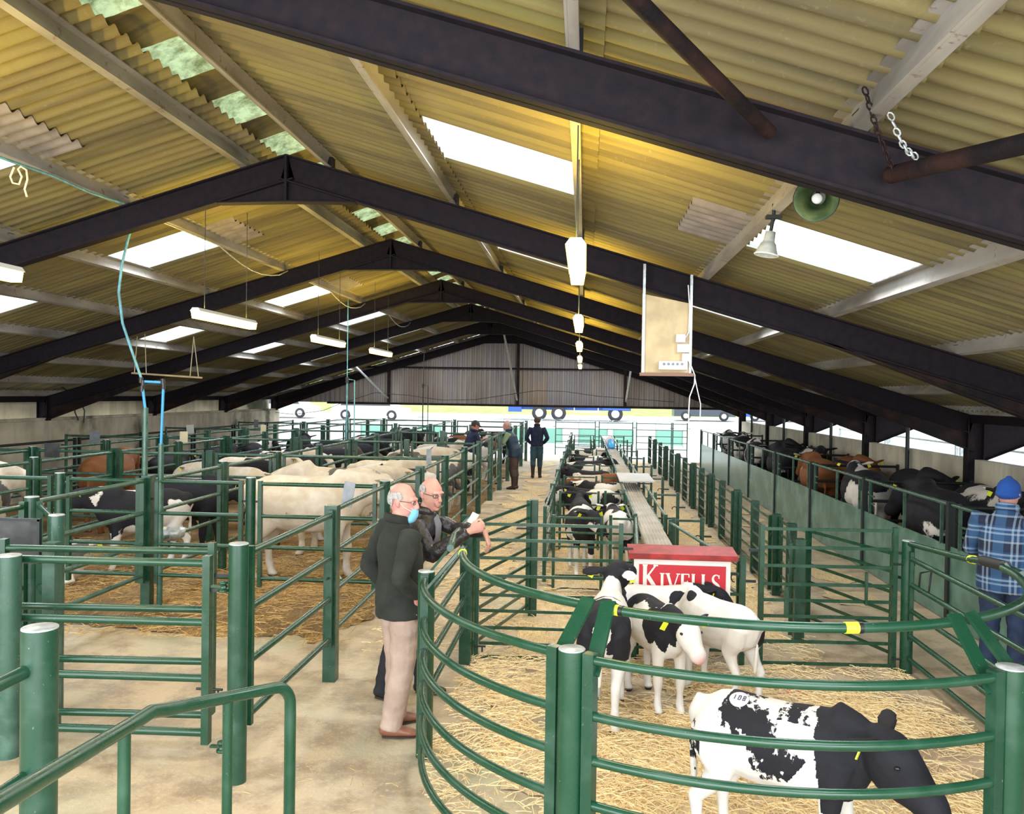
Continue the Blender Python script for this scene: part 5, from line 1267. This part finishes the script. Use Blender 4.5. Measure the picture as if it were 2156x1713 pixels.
# 5 - dark cap and jacket, inside the pen
P = base_pose(chest=(0, .08, 1.28), neck=(0, .11, 1.46), head=(0, .15, 1.60), sho_l=(-.19, .08, 1.38), sho_r=(.19, .08, 1.38), elb_l=(-.25, .16, 1.14), elb_r=(.25, .16, 1.14), wri_l=(-.12, .36, 1.22), wri_r=(.12, .36, 1.22))
person('man in dark cap and navy coat bent over papers inside the left pens', (-2.72, 20.2, 0), math.radians(-60), P, (0, -22), dict(skin=M['skin'], hair=M['darkhair'], hat=M['black'], coat=M['navy'], trousers=M['darktrouser'], shoe=M['boot']), kind='cap', voxel=.010, hem=.78, long_boot=True, coat_r=1.1)
b = MB(); b.box((-2.36, 20.42, 1.30), (.20, .28, .012), Matrix.Rotation(-.5, 3, 'Y')); tag(obj('clipboard', b, M['white']), 'white clipboard held by the man in dark cap', 'clipboard')
# 6 - plaid shirt and blue hat at the right edge
P = base_pose(chest=(0, .05, 1.29), neck=(0, .06, 1.47), head=(0, .10, 1.60), elb_r=(.27, .05, 1.13), wri_r=(.20, .26, 1.10), elb_l=(-.27, .05, 1.13), wri_l=(-.20, .26, 1.10))
person('man in blue plaid shirt and blue knitted hat at the right edge', (3.42, 7.25, 0), math.radians(-38), P, (-10, -5), dict(skin=M['skin2'], hair=M['darkhair'], hat=M['beanie'], coat=M['plaid'], trousers=M['jeans'], shoe=M['boot']), kind='beanie', voxel=.008, hem=.82, coat_r=1.12)
# ================================================================== FITTINGS, PIPES, STRAW
# --- hanging fluorescent lamps in two rows
def lamp(x, y, z, label, L=1.5):
    t = thing('strip_lamp', label, 'lamp', (x, y + .75, z), 'hanging strip lamps')
    b = MB(); w0, w1, h = .052, .040, .085
    b.prism([Vector((x - w0, y, z + .03)), Vector((x - w1, y, z - h / 2)), Vector((x + w1, y, z - h / 2)), Vector((x + w0, y, z + .03))], (0, 0, 0), (0, L, 0)); obj('diffuser', b, M['lampglow'], t, 'glowing yellow diffuser')
    b = MB(); b.prism([Vector((x - w0 - .004, y - .015, z + .03)), Vector((x - .03, y - .015, z + .065)), Vector((x + .03, y - .015, z + .065)), Vector((x + w0 + .004, y - .015, z + .03))], (0, 0, 0), (0, L + .03, 0)); obj('housing', b, M['white'], t)
    for yy in (y + .2, y + L - .2):
        b = MB(); b.tube([(x, yy, z + .06), (x, yy, roof_z(x) + .02)], .0035, 6); obj('wire', b, M['darksteel'], t)
    for up, pw in ((PI, 14), (0, 5)):
        a = area_light('strip_lamp_glow', (x, y + L / 2, z + (.08 if up else -.06)), (up, 0, 0), .10, L, pw, (1.0, .70, .12))
    return t
for k, Y in enumerate((4.5, 8.72, 12.95, 17.6, 22.1)):
    lamp(at(1215, 550, 5.2).x - .02 * k, Y, 3.11, 'glowing strip lamp seen end-on under the right slope, %s from the front' % ORD[k], 1.08)
XLm = at(412, 662, 8.4).x
for k, Y in enumerate((4.15, 8.4, 12.2, 15.6)):
    lamp(XLm, Y, 3.12, 'glowing strip lamp seen from the side under the left slope, %s from the front' % ORD[k])
# --- horn speakers
c = at(1720, 418, 4.45)
t = thing('horn_speaker', 'round green-mossed horn speaker facing the viewer under the near frame', 'speaker', c, 'horn speakers')
ax = (Vector((0, 0, EYE)) - c + Vector((-.3, 0, -.2))).normalized()
b = MB(); b.lathe(c, [(.108, .06), (.104, .062), (.075, .0), (.05, -.06), (.035, -.12)], 28, ax); obj('bell', b, M['hornin'], t, 'mossy green inside of the bell')
b = MB(); b.lathe(c, [(.112, .062), (.112, .054), (.082, -.004), (.056, -.064), (.05, -.16), (0, -.165)], 28, ax); obj('shell', b, M['horn'], t)
b = MB(); b.lathe(c, [(0, .005), (.022, .002), (.027, -.01), (.024, -.06)], 18, ax); obj('centre_plug', b, M['white'], t, 'white centre plug')
b = MB(); b.tube([c - ax * .14, c - ax * .14 + Vector((0, .05, .10)), Vector((c.x - .12, c.y + .05, roof_z(c.x) + .05))], .012, 8); obj('bracket', b, M['darksteel'], t)
p = at(1629, 455, 5.25)
t = thing('horn_speaker', 'horn speaker hanging mouth-down before the right front rooflight', 'speaker', p, 'horn speakers')
q = at(1613, 537, 5.25)
ax = (q - p).normalized(); Lh = (q - p).length
b = MB(); b.lathe(p, [(0, .09), (.030, .095), (.034, .15), (.038, .16), (.045, Lh - .07), (.055, Lh - .04), (.070, Lh)], 24, ax); b.lathe(p, [(.066, Lh - .002), (.02, Lh - .05)], 24, ax); obj('bell', b, M['horn'], t)
b = MB(); b.lathe(p, [(.070, Lh - .006), (.074, Lh - .002), (.070, Lh + .003), (.064, Lh)], 24, ax); obj('rim', b, M['white'], t)
b = MB(); b.tube([Vector((p.x, p.y, roof_z(p.x) + .04)), p, p + ax * .10], .011, 8); b.box(p + Vector((0, 0, -.005)), (.09, .05, .02)); obj('bracket', b, M['darksteel'], t)
# --- plywood switch board hung from the second frame
YB = 8.23
c0 = at(1350, 785, YB); c1 = at(1456, 778, YB); u0 = at(1351, 618, YB); u1 = at(1456, 640, YB); s0 = at(1354, 560, YB); s1 = at(1456, 583, YB)
t = thing('switch_board', 'plywood board with white switch boxes hanging from the second roof frame', 'board', ((c0.x + c1.x) / 2, YB, c0.z))
b = MB(); b.prism([Vector((c0.x, YB, c0.z)), Vector((c1.x, YB, c0.z)), Vector((c1.x, YB, u1.z)), Vector((c0.x, YB, u0.z))], (0, 0, 0), (0, .018, 0)); obj('plywood', b, M['ply'], t)
b = MB(); b.box(((c0.x + c1.x) / 2, YB - .02, c0.z - .012), (c1.x - c0.x + .03, .07, .03)); obj('shelf', b, mat('brown_batten', (.20, .11, .07), .7), t, 'brown batten along the bottom')
for x, z in ((c0.x + .015, s0.z), (c1.x - .015, s1.z)):
    b = MB(); b.bar((x, YB - .008, c0.z), (x, YB - .008, z + .02), .025, .014, (0, 1, 0)); obj('hanger', b, M['galv'], t)
def sbox(u, v, w, h, nm='switch_box', d=.05):
    p = at(u, v, YB - .03); b = MB(); b.box((p.x, YB - d / 2, p.z), (w, d, h)); return obj(nm, b, M['white'], t)
sbox(1433, 712, .085, .075); sbox(1440, 733, .125, .075); sbox(1444, 752, .07, .07)
sp = sbox(1417, 769, .265, .078, 'socket_strip', .06)
for i in range(5):
    p = at(1398 + 9.5 * i, 766, YB - .06); b = MB(); b.lathe((p.x, YB - .060, p.z), [(.013, 0), (.012, .014), (0, .015)], 12, (0, -1, 0)); obj('knob', b, M['slate'], sp)
b = MB(); b.tube([at(u, v, YB - .04) for u, v in ((1448, 755), (1456, 772), (1463, 790), (1462, 808), (1452, 835), (1450, 868), (1450, 905))], .006, 6); obj('cable', b, M['white'], t)
b = MB(); b.tube([at(u, v, YB - .04) for u, v in ((1463, 795), (1467, 815), (1475, 850), (1474, 885))], .005, 6); obj('cable', b, M['white'], t)
b = MB(); b.tube([at(u, v, YB - .02) for u, v in ((1449, 600), (1452, 650), (1450, 700), (1440, 715))], .006, 6); obj('cable', b, M['white'], t)
# --- tube braces and chains by the near frame
for pts, r, lab in ((((.75, 3.66, 3.46), at(1340, 0, 2.75), at(1340, 0, 2.75) + (at(1340, 0, 2.75) - Vector((.75, 3.66, 3.46))) * .8), .030, 'rusty round tube brace slanting up over the near frame'),
                    (((1.24, 3.66, 3.28), at(2156, 303, 3.0), at(2156, 303, 3.0) + (at(2156, 303, 3.0) - Vector((1.24, 3.66, 3.28))) * .8), .036, 'rusty round tube brace at the upper right edge')):
    b = MB(); b.tube(pts, r, 14); tag(obj('tube_brace', b, M['rust']), lab, 'brace', 'tube braces')
def chain(a, b_, m, label):
    a, b_ = Vector(a), Vector(b_); n = max(4, int((b_ - a).length / .024)); d = (b_ - a).normalized(); mb = MB()
    x = d.orthogonal().normalized(); y = d.cross(x)
    for i in range(n + 1):
        c = a.lerp(b_, i / n) + Vector((0, 0, -.03 * math.sin(PI * i / n))); s = x if i % 2 else y
        mb.tube([c + d * .019 * math.cos(th) + s * .010 * math.sin(th) for th in [k * PI / 4 for k in range(9)]], .0036, 5, False)
    tag(obj('chain', mb, m), label, 'chain', 'hanging chains')
chain(at(1822, 192, 3.45), at(1888, 368, 3.62), M['rust'], 'dark rusty chain hanging over the near frame')
chain(at(1876, 245, 3.35), at(1926, 328, 3.45), M['galv'], 'pale steel chain hanging right of the rusty one')
# --- water pipes
t = thing('water_pipe', 'bright blue water pipe dropping to the standpipes of the front left pens', 'pipe', (-4.64, 8.78, 0), 'water pipes')
YP = 8.76
drop = [at(276, 478, 8.5)] + [at(u, v, YP) for u, v in ((268, 510), (256, 560), (250, 615), (258, 680), (278, 740), (297, 795))]
b = MB(); b.tube(drop, .014, 10); obj('hose', b, M['hosepale'], t, 'weathered blue hose')
b = MB(); b.tube([at(305, 803, YP), at(343, 805, YP)], .014, 10); obj('cross_pipe', b, M['hose'], t)
for u, v in ((297, 800), (301, 806), (343, 803), (344, 813), (299, 818)):
    p = at(u, v, YP); b = MB(); b.tube([p + Vector((0, 0, -.03)), p + Vector((0, 0, .03))], .023, 10); obj('fitting', b, M['blackjack'], t)
for (u0, v0), (u1, v1), vt in (((300, 815), (306, 862), 1010), ((344, 812), (339, 938), 1012)):
    b = MB(); b.tube([at(u0, v0, YP), at(u1, v1, YP)], .0145, 10); obj('pipe', b, M['hose'], t)
    p = at(u1, v1, YP); q = at(u1, vt, YP); b = MB(); b.tube([(p.x, YP, p.z + .02), (p.x, YP, 0)], .030, 12); obj('standpipe', b, M['greenold'], t)
t = thing('supply_pipe', 'thin blue supply pipe slung beneath the second purlin of the left slope', 'pipe', (RIDGE_X - 1.65, 6, 4.1), 'water pipes')
X0 = RIDGE_X - 1.62
b = MB(); b.tube([(X0, -1, roof_z(X0) - .02)] + [(X0 + .02 * math.sin(y * 2.1), y, roof_z(X0) - .03 - .04 * abs(math.sin(y * 1.3))) for y in [1 + .6 * i for i in range(12)]] + [(X0, 8.15, roof_z(X0) - .02)], .012, 8); obj('pipe', b, M['hosepale'], t)
for y0, y1 in ((8.5, 12.7), (13.1, 17.3), (17.7, 21.9)):
    b = MB(); b.tube([(X0 + .06, y0 + (y1 - y0) * i / 12, roof_z(X0) - .02 - (.05 + .16 * max(0, math.sin(PI * (i - 5) / 7))) * (1 if 0 < i < 12 else .2)) for i in range(13)], .009, 8); obj('cable', b, M['galv'], t, 'pale drooping cable')
for k, (u, Yq, v0, v1, v2) in enumerate(((733, 16.8, 625, 800, 1000), (893, 25.3, 745, 812, 905))):
    p0, p1, p2 = at(u, v0, Yq), at(u - 2, v1, Yq), at(u, v2, Yq)
    t = thing('water_pipe', ('pale thin water pipe dropping through the middle of the left pens', 'dark thin water pipe dropping before the gable cladding')[k], 'pipe', (p2.x, Yq, 0), 'water pipes')
    b = MB(); b.tube([p0, p1], .010, 8); obj('hose', b, (M['hosepale'], M['darksteel'])[k], t)
    b = MB(); b.tube([p1, (p1.x, Yq, 0)], .016, 8); obj('standpipe', b, (M['hosepale'], M['darksteel'])[k], t)
    b = MB(); b.tube([p1 + Vector((0, 0, .02)), p1 + Vector((.15, 0, 0)), (p1.x + .16, Yq, 0)], .012, 8); obj('standpipe', b, (M['hosepale'], M['darksteel'])[k], t)
    b = MB(); b.tube([p1 + Vector((0, 0, -.06)), p1 + Vector((0, 0, .06))], .035, 8); obj('fitting', b, M['blackjack'], t)
# --- hanging batten, twine, gable cable
t = thing('hanging_batten', 'long pale wooden batten hung on cords over the left pens', 'batten', at(355, 788, 14.5))
b = MB(); b.bar(at(278, 785, 14.5), at(425, 795, 14.5), .05, .03); obj('batten', b, M['ply'], t)
for u, v, du in ((283, 785, 6), (308, 787, -3), (400, 793, 8), (418, 795, -10)):
    p = at(u, v, 14.5); b = MB(); q = at(u + du, v - 85, 14.5); b.tube([p, Vector((q.x, 14.5, min(q.z, roof_z(q.x) + .05)))], .007, 6); obj('cord', b, M['twine'], t)
b = MB(); b.tube([at(u, v, 6.3) for u, v in ((30, 352), (22, 372), (27, 385), (40, 388), (46, 372), (38, 356), (44, 350), (56, 358), (58, 378), (52, 398), (57, 414))], .008, 6); tag(obj('twine_loop', b, M['twine']), 'loop of pale baler twine hanging from a purlin at upper left', 'twine')
b = MB(); b.tube([at(u, v, 30.9) for u, v in ((580, 868), (620, 872), (680, 864), (720, 848), (790, 826), (860, 832), (930, 842), (1000, 841), (1060, 832), (1130, 822), (1190, 824), (1260, 834), (1340, 840), (1420, 846))], .011, 6); tag(obj('slack_cable', b, M['darksteel']), 'slack dark cable looped along the bottom of the gable cladding', 'cable')
b = MB(); b.tube([at(u, v, 17.6) for u, v in ((120, 805), (140, 822), (155, 845), (158, 868), (165, 885))], .014, 6); b.tube([at(u, v, 17.6) for u, v in ((150, 822), (170, 842), (178, 865), (176, 890))], .014, 6); tag(obj('loose_cable', b, M['darksteel']), 'loose dark cables hanging by the left wall', 'cable')
# --- lot cards and boards fixed to pen rails
def card(u0, v0, u1, v1, Y, m, label, tilt=0.0):
    a, b_ = at(u0, v0, Y), at(u1, v1, Y); b = MB()
    b.box(((a.x + b_.x) / 2, Y, (a.z + b_.z) / 2), (abs(b_.x - a.x), .012, abs(a.z - b_.z)), Matrix.Rotation(tilt, 3, 'Y')); tag(obj('lot_card', b, m), label, 'card', 'lot cards on the pens')
card(722, 1014, 744, 1068, 7.5, M['slate'], 'grey lot card tilted on the alley fence before the cream cow', .16)
card(94, 932, 125, 963, 12.57, M['chalk'], 'small black board on the left pens near the left edge')
card(189, 908, 210, 935, 16.67, M['slate'], 'blue grey lot card before the mossy left wall')
card(393, 894, 408, 914, 20.87, M['white'], 'pale lot card tilted on the left pens', -.1)
card(379, 908, 395, 933, 16.67, M['twine'], 'yellowish lot card on the left pens')
card(535, 883, 544, 902, 25.47, M['slate'], 'small grey lot card far back on the left pens')
card(898, 945, 908, 976, 11.3, M['slate'], 'narrow grey lot card on the alley fence behind the bald man')
card(549, 894, 560, 915, 20.87, M['twine'], 'tiny yellow lot card far back on the left pens')
# --- drinking bowl
p = at(360, 1112, 9.3)
t = thing('drinking_bowl', 'oval steel drinking bowl on the second long fence by the black cow', 'bowl', p)
b = MB()
prof = [(.0, -.14), (.08, -.135), (.15, -.09), (.175, 0), (.165, 0), (.14, -.08), (.07, -.12), (0, -.125)]
b.lathe(p, prof, 24); b.v = [(q[0], p.y + (q[1] - p.y) * .75, q[2]) for q in b.v]; obj('bowl', b, M['galv'], t)
b = MB(); b.bar(p + Vector((-.16, 0, -.04)), (-4.60, p.y - .1, p.z - .04), .03, .05); obj('bracket', b, M['greenold'], t)
# --- red twine on the ring floor
b = MB()
for k in range(9):
    g = G(1690 + random.uniform(-35, 50), 1456 + random.uniform(-10, 14)); a = random.uniform(0, 3); d = Vector((math.cos(a), math.sin(a), 0)) * .06
    b.tube([g - d + Vector((0, 0, .022)), g + Vector((.01, .02, .03)), g + d + Vector((0, 0, .022))], .004, 5)
o = obj('red_twine', b, mat('faded_red_twine', (.75, .22, .18), .8)); tag(o, 'scrap of faded red twine on the ring floor', 'twine')
# --- pale pens out in the side yard
for k in range(4):
    y0 = 12 + k * 5
    gate('yard_fence', 'pale rails of the side yard seen past the right wall, %s length' % ORD[k], 'fence', (9.2, y0), (9.2, y0 + 4.8), (1.9, 1.6, 1.3, 1.0, .7), 0, 2.0, .03, .07, 'side yard fences', m='galv')
# --- straw
def bed(name, label, x0, x1, y0, y1, m, h=.03, edge=.5, step=.07, thr=-.1, dens=1.0):
    nx, ny = max(2, int((x1 - x0) / step)), max(2, int((y1 - y0) / step)); b = MB(); ids = {}
    def val(x, y):
        e = min(x - x0, x1 - x, y - y0, y1 - y) / edge
        return min(1, e) - .55 + .9 * noise.noise((x * 1.3, y * 1.3, 3.1)) + .35 * noise.noise((x * 5, y * 5, 1.7)) - thr
    for i in range(nx + 1):
        for j in range(ny + 1):
            x = x0 + (x1 - x0) * i / nx; y = y0 + (y1 - y0) * j / ny; v = val(x, y)
            if v > 0:
                z = .004 + h * min(1, v * 1.5) * (.55 + .5 * noise.noise((x * 4, y * 4, 9))) + .012 * noise.noise((x * 16, y * 16, 2))
                ids[i, j] = b.ring([(x, y, max(.003, z))])[0]
    for i in range(nx):
        for j in range(ny):
            q = [(i, j), (i + 1, j), (i + 1, j + 1), (i, j + 1)]
            if all(k in ids for k in q): b.face([ids[k] for k in q], True)
            elif sum(k in ids for k in q) == 3: b.face([ids[k] for k in q if k in ids], True)
    o = obj(name, b, m); o['kind'] = 'stuff'; o['label'] = label; return o
bed('straw_litter', 'golden straw strewn over the ring floor', -.95, 2.75, 3.7, 7.5, M['straw'], .022, .5, .06, .26)
bed('straw_litter', 'golden straw along the alley to the left of the calf pens', -2.0, -.6, 10.0, 31.0, M['straw'], .012, .5, .09, .20)
bed('straw_litter', 'golden straw in the passage between the ring and the calf pens', -.9, 1.5, 7.6, 10.3, M['straw'], .022, .4, .07, -.15)
bed('straw_bedding', 'golden straw bedding of the calf pens', -.42, .66, 10.3, 31.0, M['straw'], .03, .12, .08, -.8)
bed('straw_litter', 'golden straw right of the catwalk', .95, 2.25, 8.2, 31, M['straw'], .015, .3, .08, -.1)
bed('straw_litter', 'thin straw beside the sheeted wall', 2.5, 3.86, 9.5, 31, M['straw'], .01, .5, .09, .34)
bed('straw_bedding', 'trodden brown straw bedding of the front left pens', -9.6, -2.15, 7.75, 12.7, M['muck'], .05, .45, .08, -.35)
bed('straw_bedding', 'trodden brown straw bedding of the rear left pens', -11.3, -2.15, 12.6, 31, M['muck'], .05, .2, .14, -.8)
bed('straw_bedding', 'straw bedding of the right-hand pens', 3.95, 5.5, 5.5, 31, M['muck'], .04, .2, .12, -.8)
def stalks(name, label, n, area, zf=.012, seed=1, lo=.06, hi=.20, want=None, r0=.0018, mm=None):
    rnd = random.Random(seed); b = MB(); c = 0; tries = 0
    while c < n and tries < n * 12:
        tries += 1
        x, y = area(rnd)
        if want and want(x, y) < rnd.random() * .9: continue
        c += 1
        L = rnd.uniform(lo, hi); a = rnd.uniform(0, PI * 2); d = Vector((math.cos(a), math.sin(a), rnd.uniform(-.12, .16))) * L / 2
        p = Vector((x, y, zf + rnd.uniform(0, .028))); bend = Vector((-d.y, d.x, 0)) * rnd.uniform(-.25, .25) + Vector((0, 0, rnd.uniform(0, .012)))
        r = r0 * rnd.uniform(.8, 1.5); q = [p - d, p + bend, p + d]
        for k in q: k.z = max(k.z, .006)
        rows = []
        for k in q:
            s = Vector((-d.y, d.x, 0)).normalized(); rows.append(b.ring([k + s * r, k - s * r, k + Vector((0, 0, r * 1.6))]))
        for u, w in zip(rows, rows[1:]):
            for j in range(3): b.face((u[j], u[(j + 1) % 3], w[(j + 1) % 3], w[j]))
    o = obj(name, b, mm or M['stalk']); o['kind'] = 'stuff'; o['label'] = label; return o
pat = lambda x, y: .5 + .9 * noise.noise((x * 1.3, y * 1.3, 3.1)) + .3 * noise.noise((x * 5, y * 5, 1.7))
def ring_area(r): 
    while True:
        x, y = r.uniform(-.98, 2.78), r.uniform(3.65, 7.6)
        if y > 5.5 or math.hypot(x - .9, y - 5.5) < 1.86: return x, y
stalks('loose_straw', 'loose straw stalks scattered over the ring floor', 9000, ring_area, .014, 1, .05, .19, lambda x, y: max(.12, pat(x, y)))
stalks('loose_straw', 'loose straw stalks on the bedding of the front left pens', 5000, lambda r: (r.uniform(-9.4, -2.2), r.uniform(7.6, 12.5)), .03, 2, .08, .26, lambda x, y: max(.1, pat(x, y)), .0024, M['goldstalk'])
stalks('loose_straw', 'loose straw stalks along the alley and calf passage', 4500, lambda r: (r.uniform(-2, 2.2), r.uniform(7.5, 16)), .012, 3, .06, .2, lambda x, y: max(.1, pat(x, y)), .0024)
stalks('loose_straw', 'few straw stalks blown over the bare concrete at the front', 170, lambda r: (r.uniform(-2.2, -.6), r.uniform(4.0, 7.5)), .004, 4, .03, .10, None, .0011, M['goldstalk'])
